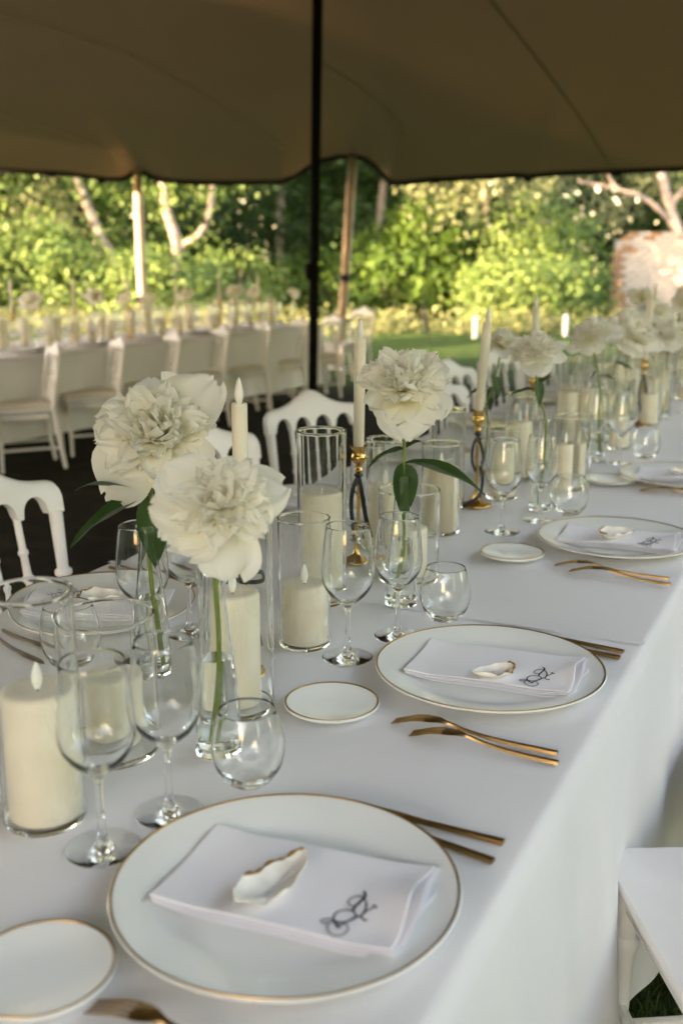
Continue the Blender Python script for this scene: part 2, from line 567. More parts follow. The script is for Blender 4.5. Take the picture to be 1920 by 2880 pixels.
gtop = np.array([1.05, YE, tent_z(1.05, YE)])
gr.tube([gtop, (np.array(g0) + gtop) / 2, g0, g1], 0.009, 6)
gr.tube([g0, g0 + (g1 - g0) * 0.45], 0.028, 8)
tag(obj('guy_rope', gr.mesh('guy_rope', M['hem'])), 'dark guy rope with a thick ratchet strap pegged in the lawn', 'rope')

# ------------------------------------------------------------------ unseen leafy blocker added left of the tent to shade lawn and tables
def side_blocker_hedge():
    b = MB()
    def fn(u, v):
        y = -26 + 37.2 * u
        h = 6.6 - 3.0 * max(0, min(1, (y - 7.3) / .4, (10.2 - y) / .4)) + 0.16 * math.sin(y * 1.3) + 0.1 * math.sin(y * 3.1 + 1)
        a = v * math.pi
        return (-13 - 0.8 * math.cos(a), y, max(0, h * math.sin(a) ** 0.25))
    b.grid(fn, 200, 12)
    m = mat('hedge_leaves', (0.03, 0.055, 0.012), 0.8, col2=(0.075, 0.11, 0.025), vscale=14, bump=1.0, bscale=20)
    tag(obj('hedge', b.mesh('hedge', m, angle=None)), 'tall clipped hedge shading the lawn beside the distant table', 'hedge')
side_blocker_hedge()
def right_blocker_hedge(h=4.6, b=6.0):  # unseen, added to keep low sky light off the cloth
    g = MB()
    def fn(u, v):
        a = -16 + 34 * u; t = v * math.pi
        hh = (h + 0.3 * math.sin(a * 1.1) + 0.15 * math.sin(a * 2.7)) * (0.12 if abs(a - 4.2) < 0.8 or abs(a + 1.6) < 0.6 else 1)
        p = tab(a, b - 0.9 * math.cos(t), max(0, hh * math.sin(t) ** 0.25))
        return tuple(p)
    g.grid(fn, 170, 12)
    tag(obj('hedge', g.mesh('hedge', bpy.data.materials['hedge_leaves'], angle=None)), 'tall clipped hedge on the open right-hand side of the tent', 'hedge')
right_blocker_hedge()

# ------------------------------------------------------------------ trees and shrubs
def leaf_cloud(centers, n, size, hang=0.0, cl=0.20, per=34):
    """leaves in clumps near the surface of ellipsoids (cx,cy,cz,rx,ry,rz)"""
    vol = np.array([c_[3] * c_[4] * c_[5] for c_ in centers]) ** (2 / 3)
    nc = max(1, n // per)
    which = rng.choice(len(centers), nc, p=vol / vol.sum())
    E_ = np.array(centers)[which]
    d = rng.normal(size=(nc, 3)); d /= np.linalg.norm(d, axis=1)[:, None]
    rad = rng.uniform(0.55, 1.05, nc) ** 0.6
    C = E_[:, :3] + d * rad[:, None] * E_[:, 3:]
    C[:, 2] = np.maximum(C[:, 2], 0.12)
    P = np.repeat(C, per, 0) + rng.normal(size=(nc * per, 3)) * cl * np.array([1, 1, 0.75 + hang * 2.2])
    if hang: P[:, 2] -= np.abs(rng.normal(size=len(P))) * hang
    P[:, 2] = np.maximum(P[:, 2], 0.03)
    N = len(P)
    clump_t = np.repeat(rng.uniform(0, 1, nc), per)
    tint = np.clip(0.55 * clump_t + 0.45 * rng.uniform(0, 1, N), 0, 1)
    nrm = rng.normal(size=(N, 3)) * 0.55 + np.repeat(d, per, 0) * 0.75 + np.array([0, -0.1, 0.35]); nrm /= np.linalg.norm(nrm, axis=1)[:, None]
    a = rng.normal(size=(N, 3)); 
    if hang: a[:, 2] -= 1.5
    a -= (a * nrm).sum(1)[:, None] * nrm; a /= np.linalg.norm(a, axis=1)[:, None]
    b = np.cross(nrm, a)
    s = size * rng.uniform(0.6, 1.3, N)[:, None]
    V = np.stack([P - a * s * .5, P + b * s * .32 + nrm * s * .06, P + a * s * .55, P - b * s * .32 + nrm * s * .06], 1).reshape(-1, 3)
    return V, np.repeat(tint, 4)
def leaf_mesh(name, parts, m):
    V = np.concatenate([p[0] for p in parts]); T = np.concatenate([p[1] for p in parts])
    nq = len(V) // 4
    me = bpy.data.meshes.new(name)
    me.vertices.add(len(V)); me.vertices.foreach_set('co', V.astype(np.float32).ravel())
    me.loops.add(nq * 4); me.loops.foreach_set('vertex_index', np.arange(nq * 4, dtype=np.int32))
    me.polygons.add(nq); me.polygons.foreach_set('loop_start', np.arange(0, nq * 4, 4, dtype=np.int32))
    at_ = me.attributes.new('tint', 'FLOAT', 'POINT'); at_.data.foreach_set('value', T.astype(np.float32))
    me.materials.append(m); me.update(calc_edges=True); me.validate()
    return me
def plant(name, label, cat, base, blobs, n, size, mk, trunk=None, hang=0.0, group=None, cl=0.20):
    root = thing(name, label, cat, (base[0], base[1], 0), 0, group)
    bl = [(x - base[0], y - base[1], z, rx, ry, rz) for x, y, z, rx, ry, rz in blobs]
    obj('crown' if cat == 'tree' else 'foliage', leaf_mesh('crown', [leaf_cloud(bl, n, size, hang, cl)], FOL[mk]), root)
    if trunk:
        b = MB()
        for pts, r0, r1 in trunk:
            pts = [np.array(p) - np.array([base[0], base[1], 0]) for p in pts]
            ps = spline(pts, 5)
            b.tube(ps, list(np.linspace(r0, r1, len(ps))), 9)
        obj('trunk', b.mesh('trunk', M['bark']), root)
    else:
        b = MB()
        for k in range(5):
            a = k * 1.257 + 0.3
            b.tube([(0, 0, 0), (0.15 * math.cos(a), 0.15 * math.sin(a), 0.5), (0.4 * math.cos(a), 0.4 * math.sin(a), 1.1)], [0.03, 0.02, 0.01], 6)
        obj('stem', b.mesh('stem', M['bark']), root)
    return root

# left, sunlit
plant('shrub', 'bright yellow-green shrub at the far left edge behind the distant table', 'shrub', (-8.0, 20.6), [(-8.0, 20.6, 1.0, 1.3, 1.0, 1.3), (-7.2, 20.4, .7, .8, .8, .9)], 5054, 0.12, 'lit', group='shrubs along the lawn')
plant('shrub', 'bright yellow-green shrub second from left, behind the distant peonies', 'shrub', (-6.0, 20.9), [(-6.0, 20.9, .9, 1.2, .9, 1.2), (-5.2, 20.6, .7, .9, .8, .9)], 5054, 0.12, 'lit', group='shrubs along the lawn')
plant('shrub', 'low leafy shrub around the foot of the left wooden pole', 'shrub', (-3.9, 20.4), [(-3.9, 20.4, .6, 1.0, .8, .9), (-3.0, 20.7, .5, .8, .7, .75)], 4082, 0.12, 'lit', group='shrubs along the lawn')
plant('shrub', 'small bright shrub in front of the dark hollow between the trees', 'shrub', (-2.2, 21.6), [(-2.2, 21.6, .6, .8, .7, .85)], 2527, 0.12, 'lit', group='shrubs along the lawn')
plant('leaning_tree', 'tree with a pale leaning trunk, left of the sunlit pole', 'tree', (-4.55, 22.6), [(-6.6, 23.2, 4.2, 2.2, 1.6, 1.9), (-7.6, 22.8, 2.9, 1.3, 1.1, 1.2), (-5.6, 23.4, 2.9, 1.0, 0.9, 1.1), (-6.8, 23.3, 5.8, 2.0, 1.8, 1.4), (-7.4, 22.2, 3.3, 1.2, .7, 1.0), (-5.9, 22.6, 3.4, .9, .6, .9), (-4.6, 22.9, 3.3, .7, .5, .9), (-4.4, 23.0, 2.0, .7, .5, 1.0), (-5.2, 21.8, 1.4, .8, .3, .6), (-4.9, 21.9, 2.5, .35, .2, .35), (-6.6, 21.9, 2.4, .9, .4, .8)], 12636, 0.13, 'lit',
      trunk=[([(-4.3, 22.4, 0), (-4.55, 22.3, 0.9), (-5.0, 22.2, 1.9), (-5.4, 22.3, 2.9), (-6.3, 22.8, 4.6)], 0.15, 0.07)], hang=0.12, group='trees beyond the lawn')
plant('forked_tree', 'tree with a forked pale trunk, right of the sunlit pole', 'tree', (-3.3, 23.0), [(-4.0, 23.6, 4.3, 1.5, 1.4, 1.5), (-2.5, 23.6, 4.5, 1.6, 1.5, 1.4), (-3.2, 23.8, 6.2, 2.2, 1.8, 1.5), (-4.5, 23.8, 2.2, .8, .9, 1.1), (-2.6, 22.4, 3.3, .9, .5, .5), (-1.9, 22.6, 3.5, .8, .5, .4), (-3.1, 22.9, 2.4, .5, .4, .8), (-2.9, 22.0, 1.2, .6, .4, .6), (-3.6, 21.9, 2.6, .3, .2, .35), (-3.9, 22.0, 1.1, .5, .3, .5), (-2.75, 22.0, 2.9, .35, .2, .3)], 10692, 0.13, 'lit',
      trunk=[([(-3.3, 22.8, 0), (-3.45, 22.5, 0.8), (-3.4, 22.4, 1.6), (-3.62, 22.5, 2.4), (-3.75, 22.8, 4.0)], 0.15, 0.08),
             ([(-3.4, 22.45, 1.5), (-2.95, 22.3, 1.75), (-2.7, 22.3, 2.2), (-2.6, 22.5, 3.2)], 0.09, 0.05)], hang=0.15, group='trees beyond the lawn')
plant('pale_shrub', 'pale grey-green sunlit shrub high at the left between the bright bushes', 'shrub', (-6.0, 22.0), [(-5.95, 21.9, 2.0, .55, .45, .75)], 2025, 0.07, 'pale', hang=0.1, group='shrubs along the lawn')
# middle, in shade that is also put into the darker leaf colours
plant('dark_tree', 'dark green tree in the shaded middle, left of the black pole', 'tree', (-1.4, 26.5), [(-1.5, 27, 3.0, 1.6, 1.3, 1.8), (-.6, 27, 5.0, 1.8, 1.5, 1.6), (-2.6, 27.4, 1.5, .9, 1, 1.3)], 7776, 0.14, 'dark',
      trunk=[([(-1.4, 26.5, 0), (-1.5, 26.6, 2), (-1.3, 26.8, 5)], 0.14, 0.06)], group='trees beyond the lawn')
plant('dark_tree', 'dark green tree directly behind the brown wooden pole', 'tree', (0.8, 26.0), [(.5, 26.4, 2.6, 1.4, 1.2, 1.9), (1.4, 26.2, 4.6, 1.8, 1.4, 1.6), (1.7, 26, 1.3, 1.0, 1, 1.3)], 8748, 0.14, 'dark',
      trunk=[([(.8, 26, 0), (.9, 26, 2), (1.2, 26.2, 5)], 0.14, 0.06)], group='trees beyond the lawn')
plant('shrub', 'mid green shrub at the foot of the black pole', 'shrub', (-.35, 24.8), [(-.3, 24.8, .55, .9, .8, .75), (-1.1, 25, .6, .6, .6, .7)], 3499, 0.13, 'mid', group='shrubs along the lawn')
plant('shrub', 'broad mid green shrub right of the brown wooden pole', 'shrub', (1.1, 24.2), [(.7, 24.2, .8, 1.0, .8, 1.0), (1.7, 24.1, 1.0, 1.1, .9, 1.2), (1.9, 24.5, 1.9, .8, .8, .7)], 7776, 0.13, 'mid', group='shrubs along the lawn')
plant('weeping_tree', 'tree with pale hanging sprays of leaves under the tent edge', 'tree', (3.1, 23.4), [(2.2, 22.4, 3.1, .45, .4, .55), (3.0, 22.4, 3.25, .5, .4, .5), (2.6, 22.3, 2.5, .2, .2, .5), (1.7, 22.7, 3.35, .45, .4, .35), (3.3, 22.8, 4.5, 1.5, 1.1, .9), (1.8, 22.9, 4.6, 1.3, 1.1, .9), (3.9, 22.9, 3.3, .5, .4, .4)], 6500, 0.12, 'pale',
      trunk=[([(3.3, 25.4, 0), (3.35, 25.2, 2), (2.9, 23.8, 4.6)], 0.09, 0.05)], hang=0.26, group='trees beyond the lawn')
# right, sunlit
plant('round_shrub', 'rounded pale yellow-green shrub right of centre, behind the taper candle', 'shrub', (3.9, 22.9), [(3.7, 22.9, .6, 1.15, .9, .75), (4.6, 23.1, .55, .7, .8, .7)], 5443, 0.12, 'lit', group='shrubs along the lawn')
plant('shrub', 'tall green shrub rising behind the rounded pale one', 'shrub', (4.4, 24.6), [(4.3, 24.6, 1.5, 1.1, .9, 1.2), (5.1, 24.8, 1.1, .9, .8, 1.3), (3.4, 24.6, 1.2, .9, .8, 1.1)], 7387, 0.13, 'lit', group='shrubs along the lawn')
plant('shrub', 'dark low shrub at the left foot of the brick ruin', 'shrub', (5.35, 23.9), [(5.4, 23.9, .45, .6, .5, .6)], 1652, 0.08, 'mid', group='shrubs along the lawn')
plant('bare_branched_tree', 'sunlit tree with bare pinkish boughs above the brick ruin', 'tree', (7.0, 26.8), [(4.9, 27.6, 3.6, 1.1, .8, .9), (7.0, 28.2, 3.3, 1.6, 1, 1.2), (8.6, 27.8, 4.5, 1.6, 1.3, 1.8), (6.2, 28.3, 5.6, 2.4, 1.6, 1.2)], 7776, 0.11, 'pale',
      trunk=[([(8.7, 26.6, 0), (8.3, 26.4, 1.6), (7.9, 26.4, 2.6), (7.45, 26.6, 4.2), (7.2, 26.8, 6)], 0.16, 0.07), ([(8.2, 26.4, 1.9), (7.4, 26.2, 2.6), (6.6, 26.3, 2.9), (5.7, 26.5, 3.1)], 0.07, 0.03),
             ([(7.9, 26.4, 2.5), (8.6, 26.3, 3.3), (9.4, 26.4, 3.8)], 0.07, 0.03), ([(6.6, 26.3, 2.9), (6.2, 26.2, 3.5), (6.1, 26.3, 4.4)], 0.04, 0.02), ([(5.4, 26.2, 1.9), (4.9, 26, 2.15), (4.3, 26, 2.1), (3.9, 26.1, 2.4)], 0.045, 0.02)], hang=0.1, group='trees beyond the lawn')
# far wood as one mass
def wood():
    near, back, side = [], [], []
    for k in range(34):
        x = -24 + 48 * k / 33
        near.append((x + rng.uniform(-.6, .6), 32 + rng.uniform(-1, 2), 2.2 + rng.uniform(-.6, .8), 1.7, 1.4, 2.4))
    for k in range(70):
        x = -30 + 60 * (k % 35) / 34
        back.append((x + rng.uniform(-.8, .8), 37 + rng.uniform(-2, 3), (2.5 if k < 35 else 6.8) + rng.uniform(-1, 1.2), 2.4, 1.8, 3.0))
    for k in range(46):
        side.append((-11.8 + rng.uniform(-1.4, 1.4), rng.uniform(21.2, 33), rng.uniform(1.0, 9.0), 1.6, 1.6, 1.9))  # unseen trees added out of frame to shade the middle
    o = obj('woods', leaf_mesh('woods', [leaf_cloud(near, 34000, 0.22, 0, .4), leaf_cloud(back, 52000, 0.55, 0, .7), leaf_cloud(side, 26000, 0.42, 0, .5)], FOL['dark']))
    tag(o, 'dense dark green wood behind the lawn', 'woods', kind='stuff')
wood()
def undergrowth():
    cs = [(x, 18.9 + 0.12 * abs(x) + rng.uniform(-.2, .6), 0.06, .7, .6, .12) for x in np.arange(-10, 9, .55)]
    o = obj('undergrowth', leaf_mesh('undergrowth', [leaf_cloud(cs, 9000, 0.09, 0, .2)], FOL['straw']))
    tag(o, 'long sunlit grass and weeds along the far edge of the lawn', 'undergrowth', kind='stuff')
undergrowth()

# ------------------------------------------------------------------ brick ruin and bollards
def brick_ruin():
    root = thing('brick_ruin', 'low ruined brick wall in full sun beyond the lawn at the right', 'wall', (6.3, 24.9, 0), R(-2))
    bm_ = MB(); bm_.box((1.75, 0.2, 0.85), (3.4, 0.30, 1.7)); obj('mortar_core', bm_.mesh('mortar_core', M['mortar'], False), root)
    b = MB(); b.box((0, 0, 0), (0.24, 0.06, 0.082)); me1 = b.mesh('brick', M['brick'], False)
    me2 = me1.copy(); me2.materials[0] = M['redbrick']
    L_ = 0.255; H_ = 0.094
    for r_ in range(20):
        top = 20 - r_
        for k in range(14):
            x = 0.02 + k * L_ + (0.127 if r_ % 2 else 0)
            if r_ >= 18 and random.random() < 0.35 or (r_ > 15 and k < 1) : continue
            red = k < 1 or (k < 2 and random.random() < 0.3) or (r_ >= 18 and random.random() < .25)
            obj('brick', me2 if red else me1, root, (x, 0.04 + random.uniform(-.012, .012), 0.05 + r_ * H_), (0, random.uniform(-.01, .01), random.uniform(-.02, .02)))
brick_ruin()
bo = MB(); bo.lathe([(0, 0), (.038, 0), (.038, .33), (.032, .36), (0, .37)], 14); bom = bo.mesh('bollard', M['bollard'])
for (x, y), lab in (((1335, 952), 'short white post at the lawn edge left of the tall taper candle'), ((1588, 945), 'short white post at the lawn edge between the far peonies')):
    p = at(x, y, 0)
    tag(obj('bollard', bom, None, (p[0], p[1], 0)), lab, 'post', 'white posts along the lawn')

# ------------------------------------------------------------------ tables and cloths
def rect_table(name, label, a0, a1, b0, b1, ztop, base, u, n_):
    root = thing(name, label, 'table', base)
    P = lambda a, b, z: np.array([u[0] * a + n_[0] * b, u[1] * a + n_[1] * b, z])
    ang = math.atan2(u[1], u[0])
    rot = Matrix.Rotation(ang, 3, 'Z')
    t = MB(); c_ = P((a0 + a1) / 2, (b0 + b1) / 2, ztop - 0.025); t.box(c_, (a1 - a0, b1 - b0, 0.035), rot)
    obj('tabletop', t.mesh('tabletop', M['wood'], False), root)
    for a in np.linspace(a0 + .25, a1 - .25, 4):
        for b in (b0 + .12, b1 - .12):
            l = MB(); l.tube([P(a, b, 0), P(a, b, ztop - 0.04)], 0.02, 8)
            obj('leg', l.mesh('leg', M['blackpole']), root)
def draped(name, label, a0, a1, b0, b1, ztop, hem, u, n_, end0=False, end1=False, seed=0, fold=0.046, off=(0, 0), group=None):
    """cloth over the table: cross-section runs hem - edge - top - edge - hem, with folds that deepen downwards"""
    r_ = random.Random(seed)
    ph = [r_.uniform(0, 6.28) for _ in range(8)]
    sec = []                                   # (side, distance down, b)
    dz = ztop - hem
    for i in range(12): sec.append(('L', dz * (1 - i / 12) ** 1.0, b0))
    nb = 16 if hem > .1 else 90
    sec += [('T', 0, b0), ('T', 0, b0 + .004)]
    for i in range(nb + 1): sec.append(('T', 0, b0 + .010 + (b1 - b0 - .020) * i / nb))
    sec += [('T', 0, b1 - .004), ('T', 0, b1)]
    sec += [('R', .008, b1), ('R', .02, b1)]
    for i in range(1, 13): sec.append(('R', dz * i / 12, b1))
    na = max(8, int((a1 - a0) / (0.035 if hem > .1 else .018)))
    b = MB()
    def f(a, s):
        return (math.sin(a * 9.1 + ph[0] + s) + 0.7 * math.sin(a * 15.7 + ph[1] + 2 * s) + 0.45 * math.sin(a * 27 + ph[2]) + .6 * math.sin(a * 4.3 + ph[3])) / 2.4
    for ia in range(na + 1):
        a = a0 + (a1 - a0) * ia / na
        for side, d, bb in sec:
            aa = a; z = ztop - d
            if side == 'T':
                e = min(bb - b0, b1 - bb)
                if e < 0.008: z -= 0.004 * (1 - e / 0.008) ** 2
                z += 0.0006 * math.sin(a * 11 + bb * 7 + ph[4]) + 0.0005 * math.sin(bb * 23 - a * 5 + ph[5]) + .00035 * math.sin(a * 47 + 2 * math.sin(bb * 31)) * math.sin(bb * 19 + a * 3)
                if nb > 16:
                    for q_, w_ in ((.30, .9), (.64, 1.0), (.93, .7)): z += 0.0011 * w_ * math.exp(-((bb - b0 - q_ * (b1 - b0) + .004 * math.sin(a * 3)) / .007) ** 2)
                    for q_ in (.98, 2.3, 3.4): z += 0.0010 * math.exp(-((a - q_ + .006 * math.sin(bb * 5)) / .012) ** 2)
            else:
                w = (d / dz)
                o_ = 0.004 + 0.03 * w + fold * (w ** 1.3) * f(a, 0 if side == 'L' else 1)
                o_ += (0.010 if a1 < 2 else 0.006) * (1 - math.exp(-d / .02))
                bb = bb + (o_ if side == 'R' else -o_)
                z -= 0.005
                aa = a + 0.01 * w * math.sin(a * 13 + ph[6])
            b.v.append((u[0] * aa + n_[0] * bb + off[0], u[1] * aa + n_[1] * bb + off[1], z))
    w_ = len(sec)
    b.f = [(j * w_ + i, j * w_ + i + 1, (j + 1) * w_ + i + 1, (j + 1) * w_ + i) for j in range(na) for i in range(w_ - 1)]
    for flag, a, sg in ((end0, a0, -1), (end1, a1, 1)):
        if not flag: continue
        k0 = len(b.v); m_ = 24
        for j in range(11):
            d = dz * j / 10
            for i in range(m_ + 1):
                bb = b0 + (b1 - b0) * i / m_
                o_ = 0.005 + 0.1 * d / dz + fold * (d / dz) ** 1.3 * f(bb * 1.3, 2)
                ex = (2 * i / m_ - 1) * 0.06 * d / dz
                aa = a + sg * o_; bb += ex
                b.v.append((u[0] * aa + n_[0] * bb + off[0], u[1] * aa + n_[1] * bb + off[1], ztop - 0.006 - d))
        b.f += [(k0 + j * (m_ + 1) + i, k0 + j * (m_ + 1) + i + 1, k0 + (j + 1) * (m_ + 1) + i + 1, k0 + (j + 1) * (m_ + 1) + i) for j in range(10) for i in range(m_)]
    o = obj(name, b.mesh(name, M['cloth'], angle=None))
    tag(o, label, 'tablecloth', group)
B0, B1 = -1.36, -0.264
rect_table('dinner_table', 'long dinner table hidden under the near white cloths', -0.7, 8.4, B0, B1, TZ - 0.012, (0, 0, 0), TU, TN)
draped('tablecloth', 'near white tablecloth under the two closest gold-rimmed plates', -0.75, 1.69, B0, B1, TZ - 0.0005, 0.06, TU, TN, seed=3, group='white tablecloths')
draped('tablecloth', 'white tablecloth continuing along the far half of the near table', 1.655, 8.42, B0, B1, TZ - 0.0030, 0.06, TU, TN, end1=True, seed=3, group='white tablecloths')
hm_ = MB()
hm_.grid(lambda u, v: tuple(tab(1.676 + .014 * u, B0 + (B1 - B0) * v, TZ + .0016 + .0004 * math.sin(v * 40))), 1, 60)
ho_ = obj('hem', hm_.mesh('hem', M['cloth'], angle=None)); ho_.parent = next(o for o in S.objects if o.name == 'tablecloth')
U2 = np.array([0.510, 0.860, 0]); N2 = np.array([0.860, -0.510, 0])
T2Z = 0.72
pt = at(729, 930, T2Z); E2 = float(pt @ N2)     # near edge of the distant table
A2E = float(at(895, 912, T2Z) @ U2)
rect_table('distant_table', 'long table hidden under the distant white cloth', A2E - 8, A2E - .05, E2 - 1.0, E2, T2Z - .012, (0, 0, 0), U2, N2)
draped('tablecloth', 'white tablecloth hanging over the distant table at the left', A2E - 8, A2E, E2 - 1.0, E2, T2Z, 0.17, U2, N2, end1=True, seed=9, fold=0.03, group='white tablecloths')

# ------------------------------------------------------------------ chairs
def crest():
    b = MB(); n = 96; hw = 0.203; th = 0.024
    xs = [-hw + 2 * hw * i / n for i in range(n + 1)]
    gaps = [-0.1275, -0.0425, 0.0425, 0.1275]
    def top(x):
        h = 0.046 * math.exp(-(x / 0.075) ** 2) + 0.006 * math.cos(x * 14)
        e = max(0, abs(x) - (hw - 0.03)) / 0.03
        return 0.868 + h - 0.03 * (1 - math.sqrt(max(0, 1 - e * e)))
    def bot(x):
        best = 0.787
        for g in gaps:
            if abs(x - g) < 0.034: best = max(best, 0.787 + 0.046 * math.sqrt(max(0, 1 - ((x - g) / 0.034) ** 2)) ** 0.9)
        return best
    vs, fs = [], []
    for x in xs:
        t, bo_ = top(x), bot(x)
        yb = -0.245 - (0.83 - 0.45) * 0.0 + 0.022 * (x / hw) ** 2
        for (z, y) in ((bo_, -th / 2), (t - 0.008, -th / 2), (t, -th / 2 + .008), (t, th / 2 - .008), (t - 0.008, th / 2), (bo_, th / 2)):
            vs.append((x, yb + y - (z - 0.80) * 0.15, z))
    for i in range(n):
        for k in range(6):
            fs.append((i * 6 + k, i * 6 + (k + 1) % 6, (i + 1) * 6 + (k + 1) % 6, (i + 1) * 6 + k))
    fs.append(tuple(range(6))[::-1]); fs.append(tuple(range(n * 6, n * 6 + 6)))
    b.add(vs, fs)
    return fixn(b.mesh('crest_rail', M['chair'], angle=50))
def turned(p0, p1, prof, seg=14):
    b = MB(); d = Vector(p1) - Vector(p0); L_ = d.length
    q = d.to_track_quat('Z', 'Y').to_matrix().to_4x4(); q.translation = Vector(p0)
    b.lathe([(0, 0)] + [(r, t * L_) for t, r in prof] + [(0, L_)], seg, q)
    return b
SP = [(0, .0085), (.06, .011), (.10, .0085), (.12, .0125), (.15, .0125), (.17, .009), (.19, .013), (.26, .0145), (.32, .0125), (.34, .0135), (.36, .010), (.38, .0135), (.41, .0145), (.46, .0135), (.55, .0095), (.57, .0135), (.595, .0135), (.61, .0095), (.74, .0085), (.755, .012), (.775, .012), (.79, .0085), (1, .0085)]
PO = [(0, .015), (.10, .020), (.13, .014), (.16, .0205), (.24, .0215), (.30, .017), (.32, .0215), (.35, .0215), (.37, .016), (.42, .0215), (.50, .0195), (.53, .014), (.55, .0205), (.58, .0205), (.60, .013), (1, .0165)]
LG = [(0, .010), (.04, .013), (.06, .010), (.45, .015), (.70, .019), (.72, .023), (.75, .023), (.77, .016), (.80, .022), (.84, .022), (.86, .018), (1, .020)]
CH = {}
def chair_parts():
    b = MB(); n = 40
    def out(t, s=1.0):
        a = 2 * math.pi * t; ca, sa = math.cos(a), math.sin(a)
        p = 0.17
        x = 0.205 * math.copysign(abs(ca) ** p, ca); y = 0.205 * math.copysign(abs(sa) ** p, sa)
        return x * (1 + 0.06 * (y / 0.2)) * s, y * s
    rows = [(0.965, .436), (0.995, .439), (1.0, .450), (0.985, .4555), (0.93, .4575), (0.5, .4575), (0.02, .4575)]
    b.grid(lambda u, v: (*out(u, rows[int(round(v * (len(rows) - 1)))][0]), rows[int(round(v * (len(rows) - 1)))][1]), n, len(rows) - 1, True)
    b.f.append(tuple(range(n))[::-1])
    CH['seat'] = fixn(b.mesh('seat', M['chair'], angle=40))
    b = MB(); rows2 = [(0.90, .4585), (0.95, .468), (0.95, .480), (0.90, .490), (0.70, .497), (0.3, .50), (0.02, .501)]
    b.grid(lambda u, v: (*out(u, rows2[int(round(v * 6))][0]), rows2[int(round(v * 6))][1]), n, 6, True)
    CH['cushion'] = fixn(b.mesh('cushion', M['cushion'], angle=60))
    b = MB()
    for c_, s in (((0, .165, .402), (.30, .022, .045)), ((0, -.170, .402), (.28, .022, .045)), ((.165, 0, .402), (.022, .30, .045)), ((-.165, 0, .402), (.022, .30, .045))): b.box(c_, s)
    CH['apron'] = b.mesh('apron', M['chair'], False)
    CH['crest_rail'] = crest()
    CH['front_leg'] = fixn(turned((0, 0, 0), (0, 0, .428), LG).mesh('front_leg', M['chair'], angle=50))
    CH['rear'] = [fixn(turned((s * .170, -.235, 0), (s * .172, -.178, .44), [(0, .013), (.5, .017), (.9, .019), (1, .019)]).mesh('rear_leg', M['chair'])) for s in (-1, 1)]
    CH['post'] = [fixn(turned((s * .172, -.178, .455), (s * .186, -.222, .79), PO).mesh('back_post', M['chair'], angle=50)) for s in (-1, 1)]
    CH['spindle'] = [fixn(turned((x * .95, -.180, .455), (x, -.243, .79), SP, 12).mesh('spindle', M['chair'], angle=50)) for x in (-.085, 0, .085)]
    b = MB(); b.tube([(-.165, .17, .20), (.165, .17, .20)], .010, 8); CH['stretcher'] = [b.mesh('stretcher', M['chair'])]
    for s in (-1, 1):
        b = MB(); b.tube([(s * .167, .17, .16), (s * .170, -.214, .16)], .010, 8); CH['stretcher'].append(b.mesh('stretcher', M['chair']))
chair_parts()
def make_chair(label, group, loc, face, cushion=False, z0=0.0):
    """face: direction (x,y) the chair faces"""
    rz = math.atan2(face[1], face[0]) - math.pi / 2
    t = thing('white_chair', label, 'chair', (loc[0], loc[1], z0), rz, group)
    obj('seat', CH['seat'], t); obj('crest_rail', CH['crest_rail'], t); obj('apron', CH['apron'], t)
    if cushion: obj('cushion', CH['cushion'], t)
    for s in (-1, 1): obj('leg', CH['front_leg'], t, (s * .170, .168, 0))
    for m_ in CH['rear']: obj('leg', m_, t)
    for m_ in CH['post']: obj('back_post', m_, t)
    for m_ in CH['spindle']: obj('spindle', m_, t)
    for m_ in CH['stretcher']: obj('stretcher', m_, t)
    return t
def chair_by_back(label, group, top, az_face):
    """top: world (x,y) of the middle of the backrest; az_face: facing angle, degrees clockwise from straight ahead"""
    f_ = np.array([math.sin(R(az_face)), math.cos(R(az_face))])
    return make_chair(label, group, np.array(top) + f_ * 0.245, f_)
GL = 'white chairs on the far side of the near table'
pA = aty(46, 1330, 2.25); chair_by_back('nearest white chair at the left edge, its back cut by the picture', GL, pA[:2] + np.array([-.075, 0]), 120)
pB = aty(550, 1225, 2.97); chair_by_back('white chair half hidden behind the left peony and its taper candle', GL, pB[:2], 140)
pC = aty(875, 1130, 3.62); chair_by_back('white chair whose whole back shows behind the tall glass cylinder', GL, pC[:2], 143)
pD = aty(1205, 1095, 4.15); chair_by_back('white chair behind the big centre peony, right post showing', GL, pD[:2], 140)
for k, lab in enumerate(('white chair behind the second taper candle and its peony', 'white chair half lost behind the far peonies', 'last white chair hidden among the far flowers')):
    q = np.array([0.55, 4.78]) + (k) * 0.70 * TU[:2]
    chair_by_back(lab, GL, q + np.array([-.06, .02]), 128)
GR = 'white chairs on the near side of the near table'
make_chair('white chair in the bottom right corner, seat and legs showing', GR, (0.630, 1.300), (-0.997, -0.08))
make_chair('white chair seat rim at the right edge beside the drooping cloth', GR, (0.895, 1.80), (-0.93, 0.37))
GD = 'white chairs along the distant table'
ordn = ['leftmost', 'second', 'third', 'fourth', 'fifth', 'sixth', 'seventh', 'eighth']
FD = np.array([-0.90, -0.436]); BD = np.array([-0.436, 0.90])
p0 = np.array([-1.825, 6.82])
for k in range(-1, 7):
    near_post = p0 + k * 0.66 * np.array([0.46, 0.888])
    cc = near_post + BD * 0.17 + FD * 0.235
    i = k + 1
    lab = 'white chair with cream cushion, ' + (ordn[i] + ' from the left' if i else 'leftmost') + ' along the distant table'
    make_chair(lab, GD, cc, FD, True).scale = (1, 1, .89)
make_chair('white chair standing at the right end of the distant table by the brown pole', GD, (0.05, 11.55), (-0.8, -0.6), True).scale = (1, 1, .9)

